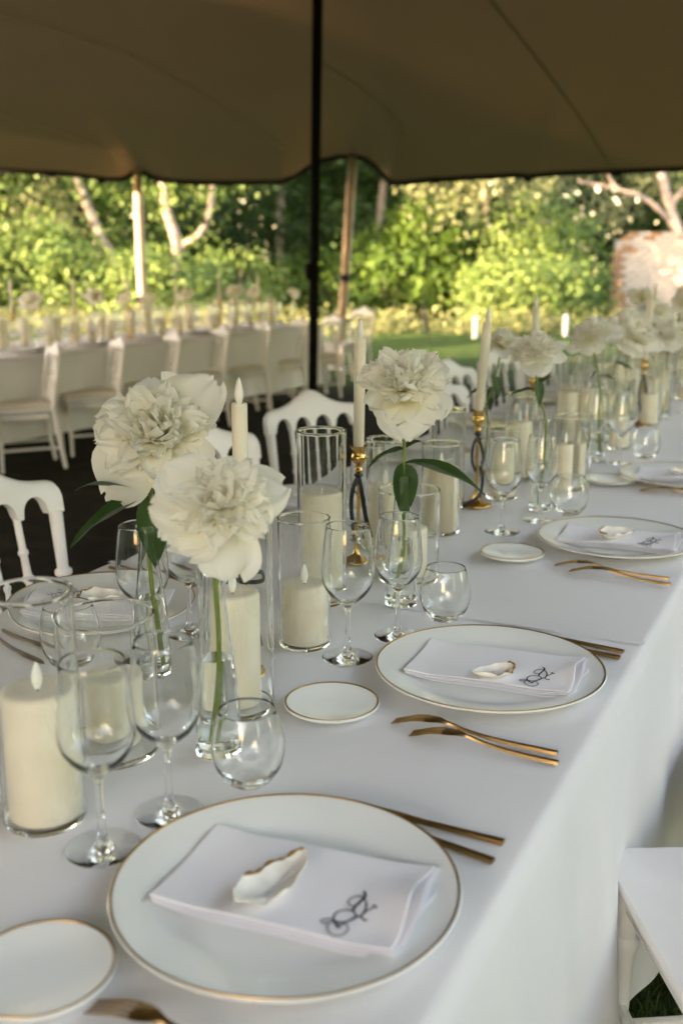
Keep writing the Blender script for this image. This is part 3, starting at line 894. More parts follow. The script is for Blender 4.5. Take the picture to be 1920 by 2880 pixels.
# ------------------------------------------------------------------ glassware, candles, flatware meshes
def P_(pts, n=4): return [tuple(q) for q in spline(pts, n)]
def clean(prof): return [(max(0.0, r), z) for r, z in prof]
b = MB(); b.lathe(clean([(0, 0), (.038, 0)] + P_([(.0405, .0008), (.039, .0017), (.024, .0024), (.011, .0050), (.0058, .014), (.0042, .030), (.0038, .060), (.0045, .078), (.0075, .0865), (.017, .0945), (.030, .107), (.0385, .122), (.0415, .139), (.0408, .160), (.0378, .190), (.0340, .2165)]) + [(.0335, .218), (.0328, .2165)] + P_([(.0328, .2160), (.0366, .190), (.0396, .160), (.0402, .140), (.0372, .124), (.0285, .110), (.0155, .0985), (.006, .0955)]) + [(0, .0950)]), 48)
WINE = b.mesh('wine_glass', M['glass'], angle=55)
b = MB(); b.lathe(clean([(0, .001), (.020, 0)] + P_([(.024, .0008), (.031, .008), (.040, .022), (.0445, .040), (.0440, .058), (.040, .078), (.0345, .0945)]) + [(.0340, .0955), (.0334, .0945)] + P_([(.0334, .094), (.0388, .078), (.0427, .058), (.0432, .041), (.0386, .024), (.029, .0125), (.016, .0085)]) + [(0, .008)]), 48)
TUMB = b.mesh('tumbler', M['glass'], angle=55)
def cyl_mesh(r, h):
    w = 0.0024; b = MB()
    b.lathe([(0, .0008), (r - .006, .0), (r - .002, .0008), (r, .004), (r, .006), (r, h - .005), (r, h - .002), (r + .0006, h), (r - w / 2, h + .0014), (r - w - .0004, h), (r - w, h - .002), (r - w, h - .005), (r - w, .013), (r - w, .010), (r - w - .004, .0065), (r - w - .006, .006), (0, .006)], 56)
    return b.mesh('glass_cylinder', M['glass'], angle=35)
def bottle_mesh(h):
    k = h / 0.24; b = MB()
    out = [(0, .001), (.026, 0), (.0295, .002), (.030, .006), (.0299, .008)] + P_([(.0298, .0085), (.0285, .05 * k), (.024, .11 * k), (.0175, .165 * k), (.0135, .205 * k), (.0128, .2275 * k)], 4) + [(.0128, .228 * k), (.0165, .232 * k), (.017, .238 * k), (.0150, .24 * k)]
    inn = [(.0112, .238 * k), (.0108, .228 * k)] + P_([(.0108, .2275 * k), (.0115, .205 * k), (.0155, .165 * k), (.022, .11 * k), (.0262, .05 * k), (.0274, .0145)], 4) + [(.0268, .012), (.022, .0095), (.020, .0093), (0, .0085)]
    b.lathe(out + inn, 40)
    g = b.mesh('bottle_vase', M['glass'], angle=35)
    w = MB(); hw = .125 * k
    rr = lambda z: float(np.interp(z, [0, .014, .05 * k, .11 * k, .165 * k], [.022, .0270, .0262, .022, .0155])) - .0005
    w.lathe([(0, .0100)] + [(rr(z) - (.004 if z < .012 else 0), z) for z in (.0103, .0145, .05 * k, .11 * k, hw)] + [(0, hw)], 36)
    return g, w.mesh('water', M['water'], angle=35)
BOT = {h: bottle_mesh(h) for h in (.225, .24, .255)}
def pillar_mesh(r, h):
    b = MB(); b.lathe([(0, 0), (r - .003, 0), (r, .003), (r, h - .006), (r - .0015, h - .002), (r - .006, h), (r * .55, h - .0015), (r * .2, h - .004), (0, h - .0045)], 44)
    return b.mesh('pillar_candle', M['wax'], angle=50)
b = MB(); b.lathe([(0, 0), (.0035, .002), (.0062, .010), (.0066, .016), (.0050, .027), (.0022, .037), (0, .041)], 16); FLAME = b.mesh('flame', M['flame'])
b = MB(); b.lathe([(0, 0), (.003, .001), (.0058, .009), (.0062, .015), (.0045, .024), (.002, .031), (0, .034)], 14, Matrix.Diagonal((1, .6, 1, 1))); FLAME2 = b.mesh('flame', M['flame'])
b = MB(); b.tube([(0, 0, -.004), (0, 0, .003)], .0012, 6); WICK = b.mesh('wick', M['wick'])
b = MB(); b.tube([(0, 0, -.004), (.001, 0, .006), (.006, 0, .010)], .0011, 6); WICKB = b.mesh('wick', M['wax'])
TAPER_H = 0.226
b = MB(); b.lathe([(0, 0), (.0095, 0), (.0108, .01), (.0118, TAPER_H - .003), (.0106, TAPER_H), (.0060, TAPER_H - .0012), (0, TAPER_H - .003)], 26); TAPER = b.mesh('taper_candle', M['wax'], angle=50)
STICK_H = 0.246
b = MB(); b.lathe(P_([(0, .0), (.036, 0), (.0385, .002), (.036, .005), (.024, .009), (.012, .016), (.0065, .026), (.0045, .036)]) , 36); SBASE = b.mesh('base', M['brass'], angle=60)
b = MB(); b.lathe([(0, .030), (.0042, .030), (.0038, .10), (.0042, .196), (0, .196)], 18); SROD = b.mesh('rod', M['brass'])
b = MB(); b.lathe(P_([(0, .188), (.005, .190), (.0085, .196), (.0055, .202), (.0085, .208), (.0142, .216), (.0150, .224), (.0125, .230), (.0138, .238), (.0185, .2455)]) + [(.0178, .2465), (.0125, .241), (.0120, .2385), (0, .238)], 30); SCUP = b.mesh('cup', M['brass'], angle=60)

def plate_mesh(Rr, hgt, well):
    b = MB()
    b.lathe(clean([(0, .003), (well * .55, .003), (well * .58, 0), (well * .62, 0), (well * .66, .003)] + P_([(well, .0045), (Rr * .8, hgt * .55), (Rr * .97, hgt - .0035), (Rr, hgt - .001)], 3) + [(Rr + .0002, hgt), (Rr - .0012, hgt + .0012)] + P_([(Rr - .003, hgt + .001), (Rr * .8, hgt * .55 + .0045), (well, .0088), (well * .6, .0074), (0.0, .0072)], 4)), 96)
    pm = b.mesh('plate', M['china'], angle=50)
    g = MB(); r1 = Rr - .0022
    g.lathe([(r1 + .0012, hgt + .0013), (r1 + .0008, hgt + .0021), (r1 - .0010, hgt + .0019), (r1 - .0016, hgt + .0009)], 96)
    return pm, g.mesh('gold_rim', M['goldrim'])
CHG = plate_mesh(.160 * 1.08, .022, .105)
SID = plate_mesh(.0675, .012, .040)
def dish_z(r): return float(np.interp(r, [0, .063, .105, .138, .168], [.0075, .0078, .0092, .017, .0225]))

def fork_mesh(Lf):
    """lies tines down: arch of the head, thin neck, flat handle; x runs from tine tips to handle end"""
    b = MB(); head = .075 * Lf / .225
    def zc(x):
        return float(np.interp(x, [0, .012, .03, .05, .066, .08, .10, .13, .16, Lf], [.002, .006, .0125, .0165, .0175, .0155, .0105, .0065, .005, .0045]))
    def strip(x0, x1, y0f, hw, th, n=10):
        vs, fs = [], []
        for i in range(n + 1):
            x = x0 + (x1 - x0) * i / n; w = hw(x); y = y0f(x); t = th(x) / 2; z = zc(x)
            sag = .0022 if x < head else 0
            vs += [(x, y - w, z - t), (x, y - w * .7, z + t * .8), (x, y + w * .7, z + t * .8), (x, y + w, z - t), (x, y, z - t)]
        for i in range(n):
            for k in range(5): fs.append((i * 5 + k, i * 5 + (k + 1) % 5, (i + 1) * 5 + (k + 1) % 5, (i + 1) * 5 + k))
        fs.append((4, 3, 2, 1, 0)); fs.append(tuple(n * 5 + k for k in range(5)))
        b.add(vs, fs)
    for k in range(4):
        y0 = (k - 1.5) * .0062
        strip(0, .048, lambda x, y0=y0: y0 * (.88 + .12 * x / .048), lambda x: .0009 + .0006 * min(1, x / .02), lambda x: .0018)
    strip(.046, .078, lambda x: 0, lambda x: float(np.interp(x, [.046, .054, .064, .078], [.0112, .0115, .0095, .0036])), lambda x: .0022)
    strip(.076, Lf, lambda x: 0, lambda x: float(np.interp(x, [.076, .10, .14, Lf - .002, Lf], [.0034, .0028, .0034, .0046, .0040])), lambda x: float(np.interp(x, [.076, .1, Lf], [.0026, .0034, .0045])), 18)
    return fixn(b.mesh('fork', M['gold'], angle=35))
FORK, FORK2 = fork_mesh(.228), fork_mesh(.200)
def knife_mesh(Lk):
    b = MB(); n = 24; vs, fs = [], []
    for i in range(n + 1):
        x = Lk * i / n
        blade = x < Lk * .47
        w = float(np.interp(x / Lk, [0, .03, .12, .35, .46, .50, 1], [.0008, .004, .008, .0088, .0060, .0040, .0048]))
        t = float(np.interp(x / Lk, [0, .44, .5, 1], [.0010, .0014, .0036, .0046]))
        z = .0030
        yo = float(np.interp(x / Lk, [0, .1, .45, .5, 1], [.004, .0015, 0, 0, 0]))
        vs += [(x, yo - w, z - t / 2), (x, yo - w * .75, z + t / 2), (x, yo + w * .75, z + t / 2), (x, yo + w, z - t / 2)]
    for i in range(n):
        for k in range(4): fs.append((i * 4 + k, i * 4 + (k + 1) % 4, (i + 1) * 4 + (k + 1) % 4, (i + 1) * 4 + k))
    fs.append((3, 2, 1, 0)); fs.append(tuple(n * 4 + k for k in range(4)))
    b.add(vs, fs)
    return fixn(b.mesh('knife', M['gold'], angle=35))
KNIFE, KNIFE2 = knife_mesh(.190), knife_mesh(.170)

def flat_thing(name, me, label, cat, p0, p1, group):
    """flatware lying from its tip p0 to its handle end p1"""
    d = np.array(p1) - np.array(p0)
    o = obj(name, me, None, (p0[0], p0[1], TZ + .0012), (0, 0, math.atan2(d[1], d[0])))
    return tag(o, label, cat, group)

# napkin ----------------------------------------------------------------
NL, NW = 0.250, 0.142
def nap_z(x, y, top):
    r = math.hypot(x, y)
    z = dish_z(min(r, .168)) + 0.0012
    z = 0.6 * z + 0.4 * 0.0125
    if x > 0: z += 0.0045 * (x / .12) ** 2 * (0.8 + 0.6 * math.sin(y * 40 + x * 12))
    z += 0.0012 * math.sin(x * 30 + 1.0) + 0.0007 * math.sin(y * 55 + x * 14)
    return z
def napkin_mesh(seed=0, curl=0.0):
    r_ = random.Random(seed); b = MB()
    lay = [(0, .000, -.004, -.001), (1, .0032, -.001, .0012), (2, .0064, .003, -.0005), (3, .0096, .000, .0006)]
    for (k, dz, dx, dy) in lay:
        t = .0017; nx, ny = 46, 24
        eu = [0, .006, .014] + list(np.linspace(.03, .97, nx - 5)) + [.986, .994, 1]; ev = [0, .010, .024] + list(np.linspace(.05, .95, ny - 5)) + [.976, .990, 1]
        x1 = NL / 2 + [.006, .002, .004, -.004][k]; x0 = -NL / 2 + [.002, .001, .001, 0][k]
        y0, y1 = -NW / 2 + dy, NW / 2 - dy * 2
        def fn(u, v, up):
            x = x0 + (x1 - x0) * u; y = y0 + (y1 - y0) * v
            e = min((u) * (x1 - x0), (1 - u) * (x1 - x0), v * (y1 - y0), (1 - v) * (y1 - y0))
            rd = (1 - math.sqrt(max(0, 1 - (1 - min(1, e / .0016)) ** 2)))
            sq = 1.0 if x < .06 else 1 + (x - .06) * 12.0 * (0.55 + 0.45 * math.sin(y * 48 + k * .5))
            z = nap_z(x, y, k) + dz * sq * (0.55 + 0.45 * min(1, (x + NL / 2) / .08)) + curl * max(0, x - .05) ** 2 * 9 + (t * (1 - .5 * rd) if up else t * .5 * rd)
            xx = x + (0.003 * math.sin(y * 45 + k * 1.3) if u > .9 else 0)
            return (xx, y, z)
        k0 = len(b.v)
        for up in (0, 1):
            for j in range(ny + 1):
                for i in range(nx + 1): b.v.append(fn(eu[i], ev[j], up))
        w = nx + 1; off = (nx + 1) * (ny + 1)
        for j in range(ny):
            for i in range(nx):
                a = k0 + j * w + i
                b.f.append((a, a + w, a + w + 1, a + 1)); b.f.append((a + off, a + off + 1, a + off + w + 1, a + off + w))
        for i in range(nx):
            for j in (0, ny):
                a = k0 + j * w + i; b.f.append((a, a + 1, a + 1 + off, a + off))
        for j in range(ny):
            for i in (0, nx):
                a = k0 + j * w + i; b.f.append((a, a + w, a + w + off, a + off))
    def ztop(x, y):
        sq = 1.0 if x < .06 else 1 + (x - .06) * 12.0 * (0.55 + 0.45 * math.sin(y * 48 + 1.5))
        return nap_z(x, y, 3) + .0096 * sq * (0.55 + 0.45 * min(1, (x + NL / 2) / .08)) + curl * max(0, x - .05) ** 2 * 9 + .0017
    return fixn(b.mesh('napkin', M['napkin'], angle=60)), ztop
NAPM, NZ = napkin_mesh(1)
# embroidered monogram: strokes traced from the nearest napkin, in its own plane
STK = [([(640, 190), (655, 235), (645, 262), (590, 305), (540, 345), (520, 385)], 17), ([(650, 262), (590, 240), (520, 240), (470, 268), (480, 315), (530, 335), (562, 322)], 7),
       ([(520, 385), (470, 370), (400, 367), (340, 385), (306, 430), (310, 475), (360, 492), (440, 492), (510, 462), (552, 440), (540, 410), (520, 385)], 11),
       ([(640, 270), (664, 320), (662, 370), (640, 415), (610, 440), (560, 450), (500, 475), (430, 500), (360, 535)], 12), ([(640, 420), (665, 405), (720, 390), (760, 368), (735, 355)], 9), ([(745, 360), (792, 392)], 9),
       ([(600, 442), (640, 486), (682, 492)], 10), ([(310, 465), (240, 455), (180, 463), (165, 485), (220, 501), (290, 490), (312, 480)], 7),
       ([(242, 508), (234, 560), (270, 620), (330, 646), (400, 632), (450, 592), (464, 552), (432, 508)], 8), ([(312, 480), (336, 515), (358, 548), (376, 530)], 15)]
ORIG, XD, YD = None, None, None
def nap_frame(c4):
    """centre, x-dir of a napkin from its four corners (fold-near, fold-far, loose-far, loose-near)"""
    q = [np.array(p[:2]) for p in c4]
    cen = sum(q) / 4
    d = ((q[2] + q[3]) - (q[0] + q[1])) / 2
    return cen, math.atan2(d[1], d[0])
N1 = nap_frame([at(x, y, TZ + .025) for x, y in ((402, 2512), (600, 2305), (1237, 2442), (1129, 2688))])
N2_ = nap_frame([at(x, y, TZ + .025) for x, y in ((1121, 1883), (1218, 1785), (1660, 1838), (1600, 1965))])
N3_ = nap_frame([at(x, y, TZ + .025) for x, y in ((1563, 1512), (1605, 1468), (1915, 1492), (1890, 1552))])
def mono_mesh():
    b = MB(); ca, sa = math.cos(-N1[1]), math.sin(-N1[1])
    def loc(px, py):
        p = at(860 + px / 3.92, 2440 + py / 3.92, TZ + .034)[:2] - N1[0]
        return np.array([p[0] * ca - p[1] * sa, p[0] * sa + p[1] * ca])
    for pts, wpx in STK:
        ps = spline([loc(*p) for p in pts], 5); hw = wpx * 0.000074
        vs = []
        for i, p in enumerate(ps):
            d = ps[min(i + 1, len(ps) - 1)] - ps[max(i - 1, 0)]; d /= max(1e-9, np.linalg.norm(d)); n_ = np.array([-d[1], d[0]]) * hw * (0.75 + .35 * math.sin(math.pi * i / len(ps)))
            for q, dz in ((p - n_, .0010), (p, .0016), (p + n_, .0010)): vs.append((q[0], q[1], NZ(q[0], q[1]) + dz))
        b.add(vs, [(3 * i + k, 3 * i + k + 1, 3 * i + k + 4, 3 * i + k + 3) for i in range(len(ps) - 1) for k in range(2)])
    return b.mesh('monogram', M['ink'], angle=None)
MONO = mono_mesh()
def napkin(label, cen, ang, zbase=TZ):
    o = obj('napkin', NAPM, None, (cen[0], cen[1], zbase), (0, 0, ang))
    tag(o, label, 'napkin', 'folded napkins on the plates')
    obj('monogram', MONO, o)
    return o

def shell_mesh(seed, L_=.086, W_=.050, lift=.011, ge=(.28, .60)):
    r_ = random.Random(seed); ph = [r_.uniform(0, 6.28) for _ in range(6)]; b = MB(); nr, ns = 9, 36
    def pt(s, t, up):
        a = 2 * math.pi * t
        rr = 1 + .06 * math.sin(3 * a + ph[0]) + .035 * math.sin(7 * a + ph[1]) + .02 * math.sin(13 * a + ph[2])
        x = L_ / 2 * s * rr * math.cos(a) * (1 + .15 * math.cos(a)); y = W_ / 2 * s * rr * math.sin(a) * (1 - .25 * math.cos(a))
        if up:
            z = .006 + lift * s ** 2.2 + .0035 * math.sin(x * 190 + 4 * math.sin(y * 60 + ph[3])) * s * (.4 + .6 * (math.sin(a + ph[5]) > 0)) + .006 * max(0, math.sin(a + ph[4])) * s ** 3 - .002 * (1 - s)
        else:
            z = .001 + (lift + .002) * s ** 2.4 + .006 * max(0, math.sin(a + ph[4])) * s ** 3
        return (x, y, z)
    for up in (1, 0):
        k0 = len(b.v)
        b.v.append(pt(0, 0, up))
        for i in range(1, nr + 1):
            for j in range(ns): b.v.append(pt(i / nr, j / ns, up))
        for j in range(ns): b.f.append((k0, k0 + 1 + j, k0 + 1 + (j + 1) % ns))
        for i in range(nr - 1):
            for j in range(ns):
                a = k0 + 1 + i * ns
                b.f.append((a + j, a + (j + 1) % ns, a + ns + (j + 1) % ns, a + ns + j))
    n1 = 1 + (nr - 1) * ns; n2 = n1 + 1 + nr * ns
    for j in range(ns): b.f.append((n1 + j, n1 + (j + 1) % ns, n2 + (j + 1) % ns, n2 + j))
    me = fixn(b.mesh('oyster_shell', M['shell'], angle=70))
    g = MB(); ps = [pt(1.0, t, 1) for t in np.linspace(*ge, 22)]
    g.tube([(x, y, z - .001) for x, y, z in ps], [.0008 + .0016 * abs(math.sin(i * .9)) for i in range(22)], 7)
    w = MB(); pts = []
    for i in range(64):
        t = i / 63; x = .026 - .046 * t; y = -.004 + .0022 * math.sin(t * 58) * (.6 + .4 * math.sin(t * 9)) - .004 * t
        pts.append((x, y))
    vs = []
    for i, (x, y) in enumerate(pts):
        rr = min(1, math.hypot(x / (L_ / 2), y / (W_ / 2))); z = .0072 + lift * rr ** 2.2 + .0022
        vs += [(x - .0002, y - .0003, z), (x + .0002, y + .0003, z)]
    w.add(vs, [(2 * i, 2 * i + 1, 2 * i + 3, 2 * i + 2) for i in range(63)])
    return me, g.mesh('gilded_edge', M['shellgold']), w.mesh('lettering', M['ink'], angle=None)
SHELLS = [shell_mesh(2, .108, .042, .007, (.04, .30)), shell_mesh(5), shell_mesh(9)]
def shell(label, pos, ang, k=0, sc=1.0, tilt=(0, 0)):
    o = obj('oyster_shell', SHELLS[k][0], None, pos, (tilt[0], tilt[1], ang), sc)
    tag(o, label, 'shell', 'oyster shell name cards')
    obj('gilded_edge', SHELLS[k][1], o); obj('lettering', SHELLS[k][2], o)

def plate(label, c_, kind=CHG, name='dinner_plate', group='gold-rimmed dinner plates'):
    o = obj(name, kind[0], None, (c_[0], c_[1], TZ + .0006))
    tag(o, label, 'plate', group); obj('gold_rim', kind[1], o)
    return o
def glass(me, name, label, x, y, cat, group, rz=0.0, tilt=0.0, sc=1.0, z=TZ):
    p = at(x, y, z) if not hasattr(x, '__len__') else np.array(x)
    o = obj(name, me, None, (p[0], p[1], z + .0008), (tilt, 0, rz), sc)
    return tag(o, label, cat, group)

# ------------------------------------------------------------------ peonies
def petal_mesh(L_, W_, t0, t1, cup, ruf, seed, nu=8, nv=8, rag=0.10, taper=0.5):
    r_ = random.Random(seed); ph = [r_.uniform(0, 6.28) for _ in range(8)]; b = MB(); T = []
    px = pz = 0.0; pv = 0
    for j in range(nv + 1):
        v = 1 - (1 - j / nv) ** 1.5; th = t0 + (t1 - t0) * v ** 1.3
        px += L_ * (v - pv) * math.sin(th); pz += L_ * (v - pv) * math.cos(th); pv = v
        w = 0.20 + 0.80 * math.sin(min(1, v / .62) * math.pi / 2) ** 1.15
        if v > .62: w *= math.sqrt(max(.05, 1 - ((v - .62) / .395) ** 2.3))
        w *= W_ / 2
        for i in range(nu + 1):
            u = 2 * i / nu - 1
            ext = rag * L_ * v ** 5 * (.45 * math.sin(u * 5 + ph[0]) + .35 * math.sin(u * 11 + ph[1]) + .3 * math.sin(u * 19 + ph[4]))
            nn = cup * W_ * u * u * (0.3 + .7 * v) + ruf * W_ * v ** 1.8 * (.6 * math.sin(u * 3.6 + ph[2] + v * 3) + .4 * math.sin(u * 8 + ph[3] + v * 2)) * (.35 + .65 * abs(u))
            nn += .05 * ruf * W_ * math.sin(u * 14 + ph[5]) * v
            y = u * w * (1 + .10 * math.sin(v * 7 + ph[6]) * v)
            b.v.append((px + ext * math.sin(th) - nn * math.cos(th), y, pz + ext * math.cos(th) + nn * math.sin(th)))
            T.append(max(0, 1 - v * 1.25) ** 1.3 * .9 + .04 * math.sin(u * 20 + ph[7]))
    T = [max(0, t) for t in T]
    w_ = nu + 1
    b.f = [(j * w_ + i, j * w_ + i + 1, (j + 1) * w_ + i + 1, (j + 1) * w_ + i) for j in range(nv) for i in range(nu)]
    b.t = T
    return b
GUARD = [petal_mesh(.098, .090, R(64), R(98 + 11 * (k % 4)), .07, .14, 100 + k, 12, 11, .05).mesh('petal', M['petal'], angle=None) for k in range(8)]
MIDP = [petal_mesh(.080, .040, R(40 + 7 * (k % 4)), R(72 + 12 * (k % 3)), .18, .22, 200 + k, 10, 9, .09).mesh('petal', M['petal'], angle=None) for k in range(10)]
INNP = [petal_mesh(.068, .032, R(16 + 9 * (k % 3)), R(30 + 14 * (k % 4)), .22, .30, 300 + k, 8, 9, .11).mesh('petal', M['petal'], angle=None) for k in range(10)]
def core_mesh(seed):
    r_ = random.Random(seed); out = MB(); T = []
    def put(b, az, tilt, sc, r0, z0):
        m = Matrix.Translation((r0 * math.cos(az), r0 * math.sin(az), z0)) @ Matrix.Rotation(az, 4, 'Z') @ Matrix.Rotation(tilt, 4, 'Y') @ Matrix.Diagonal((sc, sc, sc, 1))
        out.add([m @ Vector(v) for v in b.v], b.f); T.extend(b.t)
    for k in range(46):
        t = k / 46
        b = petal_mesh(r_.uniform(.034, .054), r_.uniform(.013, .026), R(2), R(r_.uniform(15, 60)), .3, .32, 900 + seed * 50 + k, 6, 7, .10)
        put(b, k * 2.4, R(4 + 44 * math.sqrt(t)) + r_.gauss(0, .12), r_.uniform(.85, 1.15), .004 + .012 * t, .004)
    for k in range(26):
        b = petal_mesh(.024, .008, R(2), R(r_.uniform(10, 50)), .2, .2, 1900 + seed * 50 + k, 2, 4, .1)
        b.t = [min(1, x + .45) for x in b.t]
        put(b, k * 2.4 + 1, R(3 + 32 * r_.random()), 1, .003, .008)
    out.t = T
    return out.mesh('petal_core', M['petal'], angle=None)
CORES = [core_mesh(s) for s in range(3)]
def far_flower(seed):
    """small distant bloom: all petals in one mesh"""
    r_ = random.Random(seed); out = MB(); T = []
    for pool, n, t_ in ((GUARD, 8, 0), (MIDP, 12, 0), (INNP, 14, 0)):
        for k in range(n):
            me = pool[r_.randrange(len(pool))]
            m = Matrix.Rotation(2 * math.pi * k / n + r_.gauss(0, .15), 4, 'Z') @ Matrix.Rotation(r_.gauss(0, .15), 4, 'Y')
            out.add([m @ v.co for v in me.vertices], [tuple(p.vertices) for p in me.polygons])
            T += [d.value for d in me.attributes['tint'].data]
    out.t = T
    return out.mesh('petals', M['petal'], angle=None)
def leaf_blade(seed, L_=.10, W_=.036, droop=.8, start=.2):
    r_ = random.Random(seed); b = MB(); T = []; x = z = 0.0; n = 10
    for j in range(n + 1):
        v = j / n; th = start + droop * v
        if j: x += L_ / n * math.cos(th); z -= L_ / n * math.sin(th)
        w = W_ / 2 * (math.sin(math.pi * min(1, v ** .75)) ** .8) + .0006
        for i in range(5):
            u = i / 2 - 1
            b.v.append((x, u * w, z + abs(u) * w * .45 + .0015 * math.sin(v * 9 + u * 2 + seed)))
            T.append(r_.random() * .25 + (.55 if i == 2 else .2))
    b.f = [(j * 5 + i, j * 5 + i + 1, (j + 1) * 5 + i + 1, (j + 1) * 5 + i) for j in range(n) for i in range(4)]
    b.t = T
    return b.mesh('leaf', M['leaf'], angle=None)
LEAVES = [leaf_blade(s, L_, W_, d, st) for s, (L_, W_, d, st) in enumerate([(.105, .036, .9, -.3), (.12, .044, .5, .0), (.09, .040, .4, .9), (.075, .026, .7, .1), (.06, .03, .5, -.5)])]
def peony(label, base, pts, axis, size, group, leaves=(), seed=0, full=True, bend=0):
    """base: where the stem end stands; pts: stem points up to the bloom; axis: where the bloom faces; size: bloom width"""
    base = np.array(base); root = thing('peony', label, 'flower', base, 0, group)
    r_ = random.Random(seed)
    rel = [np.array(p) - base for p in pts]
    sp = spline(rel, 6); s = MB(); s.tube(sp, list(np.linspace(.0036, .0030, len(sp))), 8)
    obj('stem', s.mesh('stem', M['stem']), root)
    q = Vector(axis).normalized().to_track_quat('Z', 'Y')
    sc = size / .165; top = Vector(rel[-1])
    org = top - (q @ Vector((0, 0, .012 * sc)))
    if full:
        for pool, n, j_, dz in ((GUARD, 10, .2, .0), (MIDP, 26, .22, .004), (INNP, 32, .3, .006)):
            for k in range(n):
                rot = q @ Quaternion((0, 0, 1), 2 * math.pi * k / n + r_.gauss(0, j_)) @ Quaternion((0, 1, 0), r_.gauss(0, .2))
                o = obj('petal', pool[r_.randrange(len(pool))], root, org + q @ Vector((0, 0, dz * sc)))
                o.rotation_mode = 'QUATERNION'; o.rotation_quaternion = rot
                o.scale = (sc * r_.uniform(.78, 1.2),) * 3
        o = obj('petal_core', CORES[seed % 3], root, org + q @ Vector((0, 0, .006 * sc)), None, sc * 1.15); o['kind'] = 'stuff'
        o.rotation_mode = 'QUATERNION'; o.rotation_quaternion = q
    else:
        o = obj('petals', FARF[seed % 3], root, org, None, sc); o.rotation_mode = 'QUATERNION'; o.rotation_quaternion = q
    b = MB(); b.lathe([(0, -.012), (.006, -.010), (.010, 0), (.012, .006), (0, .006)], 10)
    o = obj('calyx', b.mesh('calyx', M['stem']), root, org, None, sc); o.rotation_mode = 'QUATERNION'; o.rotation_quaternion = q
    for (t, az, kind, ls, pitch) in leaves:
        p = sp[min(len(sp) - 1, int(t * (len(sp) - 1)))]
        obj('leaf', LEAVES[kind], root, tuple(p), (0, R(pitch), R(az)), ls)
    return root
FARF = [far_flower(s) for s in range(3)]

def vase_and_peony(vl, fl, bx, by, my, fx, fy, axis, size, leaves=(), seed=0, full=True, lean=0.0, dy=0.0, via=None):
    p = at(bx, by); h = height(p, my); k = min(BOT, key=lambda q: abs(q - h))
    o = obj('bottle_vase', BOT[k][0], None, (p[0], p[1], TZ + .0008), None, (1, 1, h / k)); tag(o, vl, 'vase', 'bottle vases')
    obj('water', BOT[k][1], o)
    top = aty(fx, fy, p[1] + dy)
    mouth = p + np.array([0, 0, h])
    bot_ = p + np.array([.012 * math.cos(seed * 2.1), .010 * math.sin(seed * 1.3), .016])
    mid = p + np.array([.004, 0, h * .55]); mo = mouth + np.array([.002, 0, .0])
    pts = [bot_, mid, mo]
    if via is not None: pts.append(aty(via[0], via[1], p[1] + dy * .5))
    pts.append(top)
    peony(fl, bot_, pts, axis, size, 'white peonies on the near table', leaves, seed, full)

# ------------------------------------------------------------------ place settings, near table
GP, GW, GT, GC, GPC = 'gold-rimmed dinner plates', 'wine glasses', 'stemless tumblers', 'glass candle cylinders', 'ivory pillar candles'
s_ = 1.08
PC = [np.array(q) * s_ for q in ((-0.0505, .853), (.2075, 1.378), (.563, 2.07), (.892, 2.695))]
plate('nearest gold-rimmed dinner plate, large at the bottom of the picture', PC[0])
plate('second gold-rimmed dinner plate, in focus right of centre', PC[1])
plate('third gold-rimmed dinner plate, at the right edge beyond the bare cloth', PC[2])
plate('fourth dinner plate, blurred and cut by the right edge', PC[3])
napkin('folded white napkin with black monogram on the nearest plate', N1[0], N1[1])
napkin('folded white napkin with black monogram on the in-focus second plate', N2_[0], N2_[1])
napkin('folded white napkin on the third plate at the right edge', N3_[0], N3_[1])
n4 = PC[3] + (N3_[0] - PC[2]); napkin('blurred folded white napkin on the fourth plate', n4, N3_[1])
def on_nap(cen, ang, px, py):
    q = at(px, py, TZ + .032); d = q[:2] - cen
    x = d[0] * math.cos(-ang) - d[1] * math.sin(-ang); y = d[0] * math.sin(-ang) + d[1] * math.cos(-ang)
    return (q[0], q[1], TZ + NZ(x, y) - .0015)
shell('oyster shell with a gilded edge and handwriting on the nearest napkin', on_nap(*N1, 762, 2478), R(57), 0)
shell('small ruffled oyster shell on the in-focus second napkin', on_nap(*N2_, 1395, 1885), R(195), 1, .74)
shell('rough oyster shell on the third napkin at the right', on_nap(*N3_, 1728, 1500), R(20), 2, .95)
shell('blurred oyster shell on the fourth napkin', (n4[0], n4[1], TZ + NZ(0, 0)), R(30), 0, .9)
plate('small gold-rimmed side plate cut by the bottom left corner', at(112, 2722, TZ + .012)[:2], SID, 'side_plate', 'gold-rimmed side plates')
plate('small gold-rimmed side plate in focus at the centre', at(933, 1974, TZ + .012)[:2], SID, 'side_plate', 'gold-rimmed side plates')
plate('small gold-rimmed side plate left of the third dinner plate', at(1440, 1552, TZ + .012)[:2], SID, 'side_plate', 'gold-rimmed side plates')
plate('small blurred side plate left of the fourth dinner plate', at(1715, 1347, TZ + .012)[:2], SID, 'side_plate', 'gold-rimmed side plates')
GF, GK = 'gold forks', 'gold knives'
f2a, f2b = at(1107, 2030, TZ + .002), at(1580, 2122, TZ + .005)
f2c, f2d = at(1155, 2065, TZ + .002), at(1562, 2145, TZ + .005)
flat_thing('fork', FORK, 'larger gold fork in front of the second plate', 'fork', f2a, f2b, GF)
flat_thing('fork', FORK2, 'smaller gold fork in front of the second plate', 'fork', f2c, f2d, GF)
flat_thing('fork', FORK, 'larger gold fork in front of the third plate', 'fork', at(1560, 1590, TZ + .002), at(1880, 1628, TZ + .005), GF)
flat_thing('fork', FORK2, 'smaller gold fork crossing the larger one before the third plate', 'fork', at(1602, 1606, TZ + .002), at(1876, 1643, TZ + .005), GF)
